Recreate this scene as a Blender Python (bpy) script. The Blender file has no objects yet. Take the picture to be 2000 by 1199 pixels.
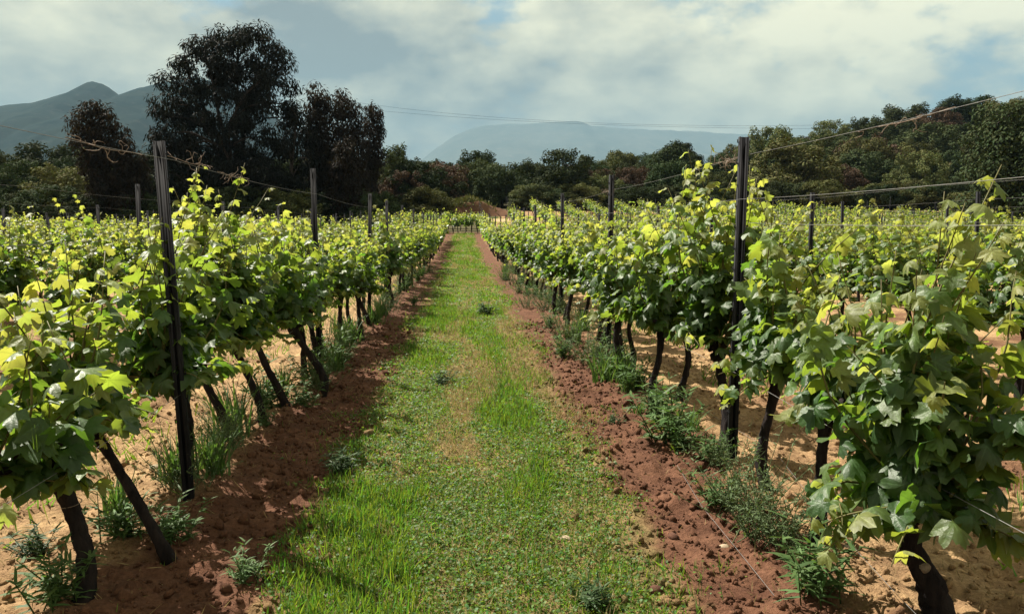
import bpy, math, random
import numpy as np
from mathutils import Matrix, Vector

R = math.radians
C = bpy.context.scene.collection
scene = bpy.context.scene

# ------------------------------------------------------------------ camera, sky, sun, exposure
CAM_H, FPX, HZ, VPX = 1.30, 1555.6, 447.0, 905.0          # eye height, focal length in photo pixels, horizon row, row vanishing point
YAW = math.atan((1000 - VPX) / FPX)
PITCH = math.atan((599.5 - HZ) / FPX)
cd = bpy.data.cameras.new('camera')
cd.sensor_width = 36; cd.lens = 28; cd.clip_start = 0.05; cd.clip_end = 60000
cam = bpy.data.objects.new('camera', cd); C.objects.link(cam)
cam.location = (0, 0, CAM_H); cam.rotation_euler = (math.pi / 2 - PITCH, 0, -YAW)
scene.camera = cam

SUN = Vector((-0.62, 0.60, 1.00)).normalized()
SUN_EL = math.asin(SUN.z); SUN_AZ = math.atan2(SUN.x, SUN.y)
w = bpy.data.worlds.new('World'); scene.world = w; w.use_nodes = True


class NT:
    """small node-tree helper"""
    def __init__(self, nt):
        self.nt = nt; self.n = nt.nodes; self.l = nt.links
    def node(self, t, **kw):
        n = self.n.new(t)
        for k, v in kw.items():
            if k == 'inp':
                for i, x in v.items():
                    self.put(n.inputs[i], x)
            else:
                setattr(n, k, v)
        return n
    def put(self, sock, x):
        if hasattr(x, 'is_output') or isinstance(x, bpy.types.NodeSocket):
            self.l.new(x, sock)
        else:
            if isinstance(x, (tuple, list)) and len(x) == 3 and sock.type == 'RGBA':
                x = (*x, 1)
            sock.default_value = x
    def math(self, op, a, b=0.0, c=0.0, clamp=False):
        n = self.n.new('ShaderNodeMath'); n.operation = op; n.use_clamp = clamp
        for i, x in enumerate((a, b, c)):
            self.put(n.inputs[i], x)
        return n.outputs[0]
    def mix(self, f, a, b, bt='MIX'):
        n = self.n.new('ShaderNodeMix'); n.data_type = 'RGBA'; n.blend_type = bt
        self.put(n.inputs[0], f); self.put(n.inputs[6], a); self.put(n.inputs[7], b)
        return n.outputs[2]
    def smooth(self, x, lo, hi):
        n = self.n.new('ShaderNodeMapRange'); n.interpolation_type = 'SMOOTHSTEP'
        self.put(n.inputs[0], x); self.put(n.inputs[1], lo); self.put(n.inputs[2], hi)
        return n.outputs[0]
    def noise(self, vec, scale, detail=4, rough=0.55, dist=0.0):
        n = self.n.new('ShaderNodeTexNoise')
        if vec is not None: self.l.new(vec, n.inputs['Vector'])
        n.inputs['Scale'].default_value = scale; n.inputs['Detail'].default_value = detail
        n.inputs['Roughness'].default_value = rough; n.inputs['Distortion'].default_value = dist
        return n.outputs['Fac']


SKY_A, SKY_B = (11.4, 2.7, 5.5), (5.4, 3.1, 1.3)
def build_world():
    t = NT(w.node_tree); t.n.clear()
    out = t.node('ShaderNodeOutputWorld'); bg = t.node('ShaderNodeBackground')
    sky = t.node('ShaderNodeTexSky'); sky.sky_type = 'NISHITA'; sky.sun_disc = False
    sky.sun_elevation = SUN_EL; sky.sun_rotation = SUN_AZ % (2 * math.pi)
    sky.air_density = 1.0; sky.dust_density = 1.6; sky.ozone_density = 1.5
    tc = t.node('ShaderNodeTexCoord')
    def density(loc):
        m_ = t.node('ShaderNodeMapping'); t.l.new(tc.outputs['Generated'], m_.inputs[0]); m_.inputs['Scale'].default_value = (1, 1, 1.9); m_.inputs['Location'].default_value = loc
        return t.math('ADD', t.math('MULTIPLY', t.noise(m_.outputs[0], 3.0, 10, 0.55, 0.05), 0.72), t.math('MULTIPLY', t.noise(m_.outputs[0], 10.0, 8, 0.58, 0.05), 0.28))
    mass = density(SKY_A)
    toward = density(tuple(c + 0.045 * d for c, d in zip(SKY_A, (SUN.x, SUN.y, SUN.z * 1.9))))
    cover = t.smooth(mass, 0.375, 0.455)
    rim = t.math('MULTIPLY', t.math('SUBTRACT', mass, toward), 4.2)                 # brighter where the cloud thins towards the sun
    thick = t.math('MULTIPLY', t.math('SUBTRACT', mass, 0.48), -1.6)                # greyer where it is thick
    mp2 = t.node('ShaderNodeMapping'); t.l.new(tc.outputs['Generated'], mp2.inputs[0])
    mp2.inputs['Scale'].default_value = (1, 1, 1.7); mp2.inputs['Location'].default_value = SKY_B
    broad = t.math('MULTIPLY', t.math('SUBTRACT', t.noise(mp2.outputs[0], 2.2, 4, 0.5), 0.5), 2.6)
    lit = t.math('ADD', t.math('ADD', 0.58, rim), t.math('ADD', thick, broad), clamp=True)
    cloud = t.mix(lit, (1.5, 1.62, 1.55), (7.6, 7.0, 4.7))
    col = t.mix(cover, t.mix(0.7, sky.outputs[0], (1.2, 2.15, 2.3)), cloud)
    t.l.new(col, bg.inputs[0]); bg.inputs[1].default_value = 0.055
    t.l.new(bg.outputs[0], out.inputs[0])
build_world()

sl = bpy.data.lights.new('sun', 'SUN'); sl.energy = 5.0; sl.angle = R(0.55); sl.color = (1.0, 0.93, 0.80)
so = bpy.data.objects.new('sun', sl); C.objects.link(so)
so.rotation_euler = SUN.to_track_quat('Z', 'Y').to_euler(); so.location = SUN * 50
scene.view_settings.view_transform = 'Standard'; scene.view_settings.look = 'None'
scene.view_settings.exposure = 1.85; scene.view_settings.gamma = 1.0
scene.render.engine = 'CYCLES'
scene.cycles.max_bounces = 8; scene.cycles.diffuse_bounces = 3; scene.cycles.transmission_bounces = 4
scene.cycles.volume_bounces = 0; scene.cycles.use_denoising = True

rng = np.random.default_rng(7)
random.seed(7)

# ------------------------------------------------------------------ numeric helpers
def hash2(i, j, seed):
    h = (i.astype(np.int64) * 374761393 + j.astype(np.int64) * 668265263 + seed * 974634777) & 0x7fffffff
    h = ((h ^ (h >> 13)) * 1274126177) & 0x7fffffff
    return ((h ^ (h >> 16)) & 0xffff) / 65535.0

def vnoise(x, y, seed=0):
    xi = np.floor(x); yi = np.floor(y); fx = x - xi; fy = y - yi
    fx = fx * fx * (3 - 2 * fx); fy = fy * fy * (3 - 2 * fy)
    xi = xi.astype(np.int64); yi = yi.astype(np.int64)
    a = hash2(xi, yi, seed); b = hash2(xi + 1, yi, seed); c = hash2(xi, yi + 1, seed); d = hash2(xi + 1, yi + 1, seed)
    return a + (b - a) * fx + (c - a) * fy + (a - b - c + d) * fx * fy

def fbm(x, y, sc, octv=4, seed=0, gain=0.5):
    x = np.asarray(x, float) * sc; y = np.asarray(y, float) * sc
    s = 0; a = 1; tot = 0
    for o in range(octv):
        s = s + a * vnoise(x, y, seed + o * 17); tot += a; a *= gain; x, y = x * 1.63 - y * 1.21 + 11.3, x * 1.21 + y * 1.63 + 5.7
    return s / tot

def sstep(a, b, x):
    t = np.clip((np.asarray(x, float) - a) / (b - a), 0, 1)
    return t * t * (3 - 2 * t)

ROW_L, ROW_R, ROW_GAP = -1.29, 1.44, 2.73

def ground_z(x, y):
    x = np.asarray(x, float); y = np.asarray(y, float)
    yc = np.clip(y, 28, 80)
    z = 0.0011 * (yc - 28) ** 2 + np.clip(y - 80, 0, 10) * 0.05
    u = x / np.maximum(y, 20)
    hh = np.interp(u, [-1.5, -0.6, -0.2, 0.0, 0.15, 0.37, 0.55, 0.7, 0.95, 1.6], [3, 3, 5, 6.5, 8, 10.5, 15.5, 19.5, 24, 26])
    z = z + hh * sstep(84, 185, y) * (1 - sstep(350, 900, y))
    near = 1 - sstep(45, 60, y)
    xr = np.mod(x - ROW_R + ROW_GAP / 2, ROW_GAP) - ROW_GAP / 2
    z = z + near * 0.05 * np.exp(-(xr / 0.32) ** 2) + near * 0.05 * (fbm(x, y, 0.7, 3, 5) - 0.5)
    return z

def micro(X, Y):
    near = (1 - sstep(14, 30, Y)) * (1 - sstep(5, 9, np.abs(X)))
    till = 0.45 + 0.55 * sstep(0.5, 0.7, np.abs(X - 0.05))
    mic = 0.060 * (fbm(X, Y, 4.0, 3, 31) - 0.5) + 0.10 * np.maximum(fbm(X, Y, 13.0, 3, 77, 0.6) - 0.50, 0) + 0.024 * (fbm(X, Y, 24.0, 2, 99) - 0.5)
    return near * till * mic
def soil_z(x, y):
    return ground_z(x, y) + micro(np.asarray(x, float), np.asarray(y, float))

def gz(x, y):
    return float(ground_z(np.array([x]), np.array([y]))[0])

CAMROT = cam.rotation_euler.to_matrix()
def ray(px, py):
    return (CAMROT @ Vector(((px - 1000) / FPX, -(py - 599.5) / FPX, -1))).normalized()
def on_ground(px, py):
    d = ray(px, py); t = CAM_H / max(-d.z, 1e-4)
    for _ in range(4):
        p = d * t; t = (CAM_H - gz(p.x, p.y)) / max(-d.z, 1e-4)
    return d.x * t, d.y * t
def at_depth(px, py, Y):
    d = ray(px, py); t = Y / d.y
    return Vector((d.x * t, Y, CAM_H + d.z * t))

# ------------------------------------------------------------------ mesh helpers
def mesh_np(name, V, tris, mats, midx=None, smooth=False, attr=None):
    V = np.asarray(V, np.float32); F = np.asarray(tris, np.int32); k = F.shape[1]
    m = bpy.data.meshes.new(name)
    m.vertices.add(len(V)); m.vertices.foreach_set('co', V.ravel())
    m.loops.add(F.size); m.loops.foreach_set('vertex_index', F.ravel())
    m.polygons.add(len(F)); m.polygons.foreach_set('loop_start', np.arange(0, F.size, k, dtype=np.int32))
    for mt in (mats if isinstance(mats, (list, tuple)) else [mats]):
        m.materials.append(mt)
    if midx is not None: m.polygons.foreach_set('material_index', np.asarray(midx, np.int32))
    if smooth: m.polygons.foreach_set('use_smooth', np.ones(len(F), bool))
    m.update(calc_edges=True)
    if attr is not None:
        a = m.attributes.new('leafco', 'FLOAT_VECTOR', 'POINT'); a.data.foreach_set('vector', np.asarray(attr, np.float32).ravel())
    return m

class MB:
    """collects triangles / quads-as-triangles into one mesh"""
    def __init__(self):
        self.V = []; self.F = []; self.M = []; self.A = []; self.n = 0
    def add(self, V, F, mat=0, attr=None):
        V = np.asarray(V, float).reshape(-1, 3); F = np.asarray(F, int)
        self.V.append(V); self.F.append(F + self.n); self.M.append(np.full(len(F), mat)); self.n += len(V)
        self.A.append(np.tile((0.0, 5.0, 0.0), (len(V), 1)) + (1.7, 0, 0) if attr is None else attr)
    def tube(self, pts, rad, sides=6, mat=0, rough=0.0, rs=None, cap=True):
        P = np.asarray(pts, float); n = len(P); rad = np.broadcast_to(np.asarray(rad, float), (n,))
        T = np.gradient(P, axis=0); T /= np.linalg.norm(T, axis=1)[:, None] + 1e-9
        ref = np.array([0.31, 0.95, 0.05]) if abs(T[0][1]) < 0.9 else np.array([1.0, 0.1, 0.2])
        A = np.cross(T, ref); A /= np.linalg.norm(A, axis=1)[:, None] + 1e-9; B = np.cross(T, A)
        th = np.arange(sides) * 2 * np.pi / sides
        rr = rad[:, None] * np.ones((n, sides))
        if rough and rs is not None: rr = rr * (1 + rough * (rs.random((n, sides)) - 0.5) * 2)
        V = P[:, None, :] + rr[..., None] * (np.cos(th)[None, :, None] * A[:, None, :] + np.sin(th)[None, :, None] * B[:, None, :])
        i = np.arange(n - 1)[:, None] * sides; j = np.arange(sides)[None, :]; j2 = (j + 1) % sides
        a = (i + j).ravel(); b = (i + j2).ravel(); c = (i + sides + j2).ravel(); d = (i + sides + j).ravel()
        F = np.concatenate([np.stack([a, b, c], 1), np.stack([a, c, d], 1)])
        V = V.reshape(-1, 3)
        if cap:
            V = np.vstack([V, P[0], P[-1]]); k = n * sides; jj = np.arange(sides)
            F = np.vstack([F, np.stack([np.full(sides, k), (jj + 1) % sides, jj], 1),
                           np.stack([np.full(sides, k + 1), (n - 1) * sides + jj, (n - 1) * sides + (jj + 1) % sides], 1)])
        self.add(V, F, mat)
    def box(self, lo, hi, mat=0):
        x0, y0, z0 = lo; x1, y1, z1 = hi
        V = [(x0,y0,z0),(x1,y0,z0),(x1,y1,z0),(x0,y1,z0),(x0,y0,z1),(x1,y0,z1),(x1,y1,z1),(x0,y1,z1)]
        q = [(0,3,2,1),(4,5,6,7),(0,1,5,4),(1,2,6,5),(2,3,7,6),(3,0,4,7)]
        self.add(V, [t for a,b,c,d in q for t in ((a,b,c),(a,c,d))], mat)
    def mesh(self, name, mats, smooth=False, attr=False):
        return mesh_np(name, np.vstack(self.V), np.vstack(self.F), mats, np.concatenate(self.M), smooth,
                       np.vstack(self.A) if attr else None)

def link(name, data, parent=None, loc=None, rz=0.0, s=1.0):
    o = bpy.data.objects.new(name, data); C.objects.link(o)
    if parent is not None: o.parent = parent
    if loc is not None: o.location = loc
    if rz: o.rotation_euler = (0, 0, rz)
    if s != 1.0: o.scale = (s, s, s) if not isinstance(s, tuple) else s
    return o
def tag(o, label=None, cat=None, group=None, kind=None):
    if label: o['label'] = label
    if cat: o['category'] = cat
    if group: o['group'] = group
    if kind: o['kind'] = kind
    return o
def copy_tree(o, parent=None):
    c = o.copy(); C.objects.link(c); c.parent = parent
    for ch in o.children: copy_tree(ch, c)
    return c

def frames(nrm, tip):
    """rotation matrices (N,3,3) whose columns are side, tip, normal"""
    nrm = nrm / (np.linalg.norm(nrm, axis=1)[:, None] + 1e-9)
    tip = tip - nrm * (nrm * tip).sum(1)[:, None]; tip /= np.linalg.norm(tip, axis=1)[:, None] + 1e-9
    side = np.cross(tip, nrm)
    return np.stack([side, tip, nrm], axis=2)
def scatter(tv, tf, pos, rot, sc, attr=None):
    """place a template mesh N times -> V, F (and tiled attr)"""
    N = len(pos); sc = np.asarray(sc, float)
    sc = sc[:, None, None] if sc.ndim == 1 else sc[:, None, :]
    V = np.einsum('nij,nkj->nki', rot, tv[None] * sc) + pos[:, None, :]
    F = tf[None] + (np.arange(N) * len(tv))[:, None, None]
    return V.reshape(-1, 3), F.reshape(-1, tf.shape[1]), (np.tile(attr, (N, 1)) if attr is not None else None)
def unit(v):
    return v / (np.linalg.norm(v, axis=-1, keepdims=True) + 1e-9)

# ------------------------------------------------------------------ materials
def new_mat(name):
    m = bpy.data.materials.new(name); m.use_nodes = True
    t = NT(m.node_tree); t.n.clear()
    o = t.node('ShaderNodeOutputMaterial')
    return m, t, o
def rnd_value(t):
    g = t.node('ShaderNodeNewGeometry'); oi = t.node('ShaderNodeObjectInfo')
    return t.math('FRACT', t.math('ADD', g.outputs['Random Per Island'], oi.outputs['Random']))

def leaf_material(name, refl, trans, tf=0.45, rough=0.45, spec=0.4, hue=0.035, val=0.5, vein=False, bump=0.0, plant=0.0):
    m, t, o = new_mat(name)
    r = rnd_value(t); r2 = t.math('FRACT', t.math('MULTIPLY', r, 7.31))
    h = t.math('ADD', 0.5 - hue / 2, t.math('MULTIPLY', r, hue)); v = t.math('ADD', 1 - val / 2, t.math('MULTIPLY', r2, val))
    if plant:
        ob = t.node('ShaderNodeObjectInfo').outputs['Random']
        v = t.math('MULTIPLY', v, t.math('ADD', 1 - plant / 2, t.math('MULTIPLY', ob, plant)))
        h = t.math('ADD', h, t.math('MULTIPLY', t.math('SUBTRACT', t.math('FRACT', t.math('MULTIPLY', ob, 5.7)), 0.5), 0.05))
    a = t.node('ShaderNodeHueSaturation', inp={'Hue': h, 'Value': v, 'Color': refl})
    b = t.node('ShaderNodeHueSaturation', inp={'Hue': h, 'Value': v, 'Color': trans})
    ca, cb = a.outputs[0], b.outputs[0]
    if vein:
        at = t.node('ShaderNodeAttribute'); at.attribute_name = 'leafco'; sp = t.node('ShaderNodeSeparateXYZ'); t.l.new(at.outputs['Vector'], sp.inputs[0])
        lx, ly = t.math('ABSOLUTE', sp.outputs[0]), sp.outputs[1]
        rr = t.math('SQRT', t.math('ADD', t.math('MULTIPLY', lx, lx), t.math('MULTIPLY', ly, ly))); th = t.math('ARCTAN2', lx, ly)
        ds = [t.math('MULTIPLY', rr, t.math('ABSOLUTE', t.math('SINE', t.math('SUBTRACT', th, a_)))) for a_ in (0.0, 0.907, 1.885)]
        dm = t.math('MINIMUM', t.math('MINIMUM', ds[0], ds[1]), ds[2])
        side = t.math('ABSOLUTE', t.math('SUBTRACT', t.math('FRACT', t.math('MULTIPLY', t.math('SUBTRACT', rr, t.math('MULTIPLY', dm, 0.8)), 6.0)), 0.5))
        vf = t.math('MAXIMUM', t.math('SUBTRACT', 1.0, t.smooth(dm, 0.008, 0.035)), t.math('MULTIPLY', t.math('SUBTRACT', 1.0, t.smooth(side, 0.02, 0.10)), 0.30))
        vf = t.math('MULTIPLY', vf, 0.55)
        ca = t.mix(vf, ca, tuple(min(1, c * 2.0 + 0.03) for c in refl))
        cb = t.mix(vf, cb, tuple(c * 0.62 for c in trans))
        nz0 = t.noise(at.outputs['Vector'], 5.0, 3, 0.6)
        ca = t.mix(t.smooth(nz0, 0.35, 0.75), ca, tuple(c * 0.70 for c in refl))
        nz = t.math('ADD', t.math('MULTIPLY', t.smooth(dm, 0.0, 0.2), 0.6), nz0)
    p = t.node('ShaderNodeBsdfPrincipled', inp={'Base Color': ca, 'Roughness': rough, 'Specular IOR Level': spec})
    tr = t.node('ShaderNodeBsdfTranslucent', inp={'Color': cb})
    if vein and bump:
        bp = t.node('ShaderNodeBump', inp={'Strength': 0.5, 'Distance': 0.005, 'Height': nz})
        t.l.new(bp.outputs[0], p.inputs['Normal'])
    mx = t.node('ShaderNodeMixShader'); mx.inputs[0].default_value = tf
    t.l.new(p.outputs[0], mx.inputs[1]); t.l.new(tr.outputs[0], mx.inputs[2]); t.l.new(mx.outputs[0], o.inputs[0])
    return m

def rough_material(name, c1, c2, scale=20, rough=0.9, bump=0.4, dist=0.01, spec=0.2, metal=0.0, stretch=(1, 1, 1)):
    m, t, o = new_mat(name)
    tc = t.node('ShaderNodeTexCoord'); mp = t.node('ShaderNodeMapping', inp={'Scale': stretch}); t.l.new(tc.outputs['Object'], mp.inputs[0])
    nz = t.noise(mp.outputs[0], scale, 6, 0.65)
    col = t.mix(t.smooth(nz, 0.3, 0.7), c1, c2)
    bp = t.node('ShaderNodeBump', inp={'Strength': bump, 'Distance': dist, 'Height': nz})
    p = t.node('ShaderNodeBsdfPrincipled', inp={'Base Color': col, 'Roughness': rough, 'Specular IOR Level': spec, 'Metallic': metal, 'Normal': bp.outputs[0]})
    t.l.new(p.outputs[0], o.inputs[0])
    return m

M = {}
M['leaf_old'] = leaf_material('vine_leaf_old', (0.034, 0.074, 0.020), (0.11, 0.21, 0.018), 0.46, 0.48, 0.45, vein=True, bump=1)
M['leaf_mid'] = leaf_material('vine_leaf_mid', (0.072, 0.122, 0.032), (0.24, 0.33, 0.030), 0.50, 0.48, 0.45, vein=True, bump=1)
M['leaf_young'] = leaf_material('vine_leaf_young', (0.16, 0.185, 0.065), (0.37, 0.41, 0.06), 0.5, 0.50, 0.3, vein=True, bump=1)
LEAFM = [M['leaf_old'], M['leaf_mid'], M['leaf_young']]
M['bark'] = rough_material('vine_bark', (0.006, 0.005, 0.006), (0.024, 0.018, 0.017), 28, 0.95, 1.0, 0.02, 0.1, stretch=(1, 1, 0.22))
M['shoot'] = rough_material('green_shoot', (0.07, 0.055, 0.02), (0.10, 0.10, 0.03), 30, 0.6, 0.1)
M['cane'] = rough_material('dry_cane', (0.12, 0.085, 0.065), (0.20, 0.155, 0.12), 60, 0.8, 0.3, 0.003)
M['steel'] = rough_material('weathered_post', (0.008, 0.009, 0.012), (0.022, 0.021, 0.025), 14, 0.75, 0.3, 0.004, 0.10, 0.0, (1, 1, 0.3))
M['wire'] = rough_material('galvanised_wire', (0.10, 0.097, 0.093), (0.17, 0.165, 0.16), 60, 0.6, 0.1, 0.001, 0.3, 0.0)
M['stone'] = rough_material('stone', (0.20, 0.15, 0.10), (0.34, 0.27, 0.19), 30, 0.9, 0.6, 0.01)
M['darkclod'] = rough_material('damp_clod', (0.05, 0.022, 0.014), (0.09, 0.04, 0.025), 30, 0.95, 0.8, 0.01)
M['cut'] = rough_material('pruning_cut', (0.10, 0.075, 0.055), (0.22, 0.17, 0.125), 70, 0.8, 0.3, 0.003)
M['weed'] = leaf_material('weed_leaf', (0.065, 0.115, 0.036), (0.09, 0.17, 0.022), 0.35, 0.6, 0.2)
M['weedgrey'] = leaf_material('wiry_weed_leaf', (0.085, 0.12, 0.055), (0.10, 0.14, 0.03), 0.3, 0.7, 0.15)
M['weeddark'] = leaf_material('dark_weed_leaf', (0.028, 0.056, 0.016), (0.03, 0.065, 0.01), 0.2, 0.6, 0.2)
M['grass'] = leaf_material('grass_blade', (0.062, 0.120, 0.022), (0.145, 0.25, 0.016), 0.45, 0.55, 0.25, 0.09, 1.0)
M['straw'] = leaf_material('dry_grass_blade', (0.27, 0.21, 0.10), (0.27, 0.20, 0.08), 0.35, 0.7, 0.2, 0.02, 0.6)
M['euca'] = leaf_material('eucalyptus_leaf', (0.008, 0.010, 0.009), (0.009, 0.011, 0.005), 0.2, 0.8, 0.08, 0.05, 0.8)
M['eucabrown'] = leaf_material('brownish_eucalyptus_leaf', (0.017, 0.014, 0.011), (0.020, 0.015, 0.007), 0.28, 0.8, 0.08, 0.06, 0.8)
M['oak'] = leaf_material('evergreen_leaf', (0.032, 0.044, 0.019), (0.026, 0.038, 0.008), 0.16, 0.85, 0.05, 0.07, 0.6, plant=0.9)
M['olive'] = leaf_material('olive_green_leaf', (0.074, 0.080, 0.032), (0.055, 0.066, 0.012), 0.18, 0.85, 0.05, 0.07, 0.6, plant=0.9)
M['russet'] = leaf_material('russet_leaf', (0.062, 0.042, 0.030), (0.05, 0.030, 0.013), 0.18, 0.85, 0.05, 0.05, 0.6)
M['treebark'] = rough_material('tree_bark', (0.012, 0.010, 0.010), (0.035, 0.029, 0.026), 6, 0.95, 0.5, 0.03, 0.1)

def soil_material():
    m, t, o = new_mat('vineyard_soil')
    tc = t.node('ShaderNodeTexCoord'); P = tc.outputs['Object']
    sx = t.node('ShaderNodeSeparateXYZ'); t.l.new(P, sx.inputs[0]); X, Y, Z = sx.outputs
    n1 = t.noise(P, 1.1, 4, 0.6); n2 = t.noise(P, 5.0, 5, 0.6); n3 = t.noise(P, 38.0, 6, 0.7); n4 = t.noise(P, 160.0, 3, 0.6)
    xw = t.math('ADD', X, t.math('MULTIPLY', t.math('SUBTRACT', t.math('ADD', n1, n2), 1.0), 0.55))
    ax = t.math('ABSOLUTE', t.math('SUBTRACT', xw, 0.06))
    strip = t.math('MULTIPLY', t.smooth(ax, 0.56, 0.74), t.math('SUBTRACT', 1.0, t.smooth(ax, 1.22, 1.55)))
    far = t.smooth(ax, 1.9, 2.7)
    patch = t.math('MULTIPLY', t.smooth(n1, 0.46, 0.60), t.math('ADD', 0.35, t.math('MULTIPLY', far, 0.5)))
    redf = t.math('MAXIMUM', strip, patch)
    red = t.mix(t.smooth(n2, 0.3, 0.7), (0.074, 0.034, 0.021), (0.130, 0.064, 0.039))
    tan = t.mix(t.smooth(n2, 0.3, 0.72), (0.22, 0.138, 0.072), (0.36, 0.245, 0.130))
    col = t.mix(redf, tan, red)
    verge = t.mix(t.smooth(n2, 0.35, 0.65), (0.085, 0.080, 0.030), (0.17, 0.125, 0.055))
    col = t.mix(t.math('MULTIPLY', t.math('SUBTRACT', 1.0, t.smooth(ax, 0.56, 0.78)), 0.75), col, verge)
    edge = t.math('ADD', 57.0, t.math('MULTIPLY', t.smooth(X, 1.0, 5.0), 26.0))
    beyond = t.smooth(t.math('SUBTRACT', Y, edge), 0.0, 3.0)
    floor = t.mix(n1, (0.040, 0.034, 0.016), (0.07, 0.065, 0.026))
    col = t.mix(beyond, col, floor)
    sp = t.mix(t.smooth(n3, 0.32, 0.68), (0.62, 0.58, 0.56), (1.22, 1.2, 1.18))
    col = t.mix(0.85, col, sp, 'MULTIPLY')
    hgt = t.math('ADD', n3, t.math('MULTIPLY', n4, 0.35))
    bp = t.node('ShaderNodeBump', inp={'Strength': 0.9, 'Distance': 0.02, 'Height': hgt})
    p = t.node('ShaderNodeBsdfPrincipled', inp={'Base Color': col, 'Roughness': 0.95, 'Specular IOR Level': 0.1, 'Normal': bp.outputs[0]})
    t.l.new(p.outputs[0], o.inputs[0])
    return m
M['soil'] = soil_material()

def slope_material(name, c1, c2, c3, s):
    m, t, o = new_mat(name)
    tc = t.node('ShaderNodeTexCoord'); P = tc.outputs['Object']
    n1 = t.noise(P, s, 8, 0.65); n2 = t.noise(P, s * 7, 5, 0.7)
    col = t.mix(t.smooth(n1, 0.35, 0.65), c1, c2); col = t.mix(t.smooth(n2, 0.5, 0.8), col, c3)
    p = t.node('ShaderNodeBsdfPrincipled', inp={'Base Color': col, 'Roughness': 1.0, 'Specular IOR Level': 0.0})
    t.l.new(p.outputs[0], o.inputs[0])
    return m
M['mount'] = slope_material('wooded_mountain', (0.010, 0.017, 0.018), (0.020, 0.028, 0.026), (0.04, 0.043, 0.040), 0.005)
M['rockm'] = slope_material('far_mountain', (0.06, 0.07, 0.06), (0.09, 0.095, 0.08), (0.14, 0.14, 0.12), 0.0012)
M['bank'] = slope_material('red_bank', (0.075, 0.042, 0.030), (0.11, 0.062, 0.042), (0.16, 0.11, 0.07), 0.6)
M['track'] = slope_material('sandy_track', (0.30, 0.22, 0.13), (0.36, 0.27, 0.16), (0.26, 0.18, 0.10), 0.8)

# ------------------------------------------------------------------ ground, mountains
def graded(fine_lo, fine_hi, step, lo, hi, grow):
    a = list(np.arange(fine_lo, fine_hi, step)); s = step; v = fine_hi
    while v < hi:
        a.append(v); s *= grow; v += s
    a.append(hi); s = step; v = fine_lo - step
    while v > lo:
        a.insert(0, v); s *= grow; v -= s
    a.insert(0, lo)
    return np.array(a)

def build_ground():
    xs = graded(-2.6, 3.0, 0.026, -14000, 14000, 1.10)
    ys = graded(2.0, 6.2, 0.026, -400, 16000, 1.045)
    X, Y = np.meshgrid(xs, ys)
    Z = ground_z(X, Y)
    Z = Z + micro(X, Y)
    ny, nx = X.shape
    i = (np.arange(ny - 1)[:, None] * nx + np.arange(nx - 1)[None]).ravel()
    F = np.stack([i, i + 1, i + nx + 1, i + nx], 1)
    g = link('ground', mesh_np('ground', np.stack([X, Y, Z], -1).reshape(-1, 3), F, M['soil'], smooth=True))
    tag(g, kind='structure')
build_ground()

def build_mountain(name, mat, prof, D, front, back, seed, ruf, res):
    px = np.array([p[0] for p in prof], float); py = np.array([p[1] for p in prof], float)
    xs = np.linspace(px[0], px[-1], res[0]); W_ = [at_depth(a_, b_, D) for a_, b_ in zip(xs, np.interp(xs, px, py))]; ridge = np.array([p.z for p in W_]); wx = np.array([p.x for p in W_])
    ds = np.concatenate([np.linspace(D - front, D, res[1]), np.linspace(D, D + back, res[1] // 2)[1:]])
    X, Y = np.meshgrid(wx, ds)
    f = np.where(Y <= D, np.clip((Y - (D - front)) / front, 0, 1) ** 1.25, np.clip(1 - (Y - D) / back, 0, 1))
    n = fbm(X, Y * 0.55, 1.0 / ruf, 6, seed, 0.52)
    rid = 1 - np.abs(2 * fbm(X, Y * 0.4, 0.8 / ruf, 5, seed + 9, 0.5) - 1)
    hi = ridge[None, :]
    Z = hi * f + hi * 0.34 * (rid - 0.72) * f * (1 - f) * 2.4 + hi * 0.05 * (n - 0.5) * np.minimum(1, f * 3) * (1 - 0.6 * f) + ruf * 0.02 * (fbm(X, Y, 9 / ruf, 3, seed + 3) - 0.5)
    Z = np.where(f < 0.02, -30, Z)
    ny, nx = X.shape
    i = (np.arange(ny - 1)[:, None] * nx + np.arange(nx - 1)[None]).ravel()
    F = np.stack([i, i + 1, i + nx + 1, i + nx], 1)
    o = link(name, mesh_np(name, np.stack([X, Y, Z], -1).reshape(-1, 3), F, mat, smooth=True))
    tag(o, kind='structure')
build_mountain('mountain', M['mount'], [(-900, 330), (-500, 250), (-250, 222), (0, 206), (70, 199), (130, 182), (178, 158), (200, 163), (215, 172),
               (232, 185), (262, 174), (310, 162), (380, 150), (440, 165), (520, 215), (600, 280), (700, 345), (800, 420)], 3200, 1900, 1300, 3, 380, (360, 110))
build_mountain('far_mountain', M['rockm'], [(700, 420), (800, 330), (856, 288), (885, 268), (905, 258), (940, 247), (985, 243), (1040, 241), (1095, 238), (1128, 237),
               (1155, 246), (1230, 252), (1340, 257), (1480, 264), (1650, 285), (1900, 320), (2300, 400)], 13500, 5500, 1500, 21, 1500, (300, 70))

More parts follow.
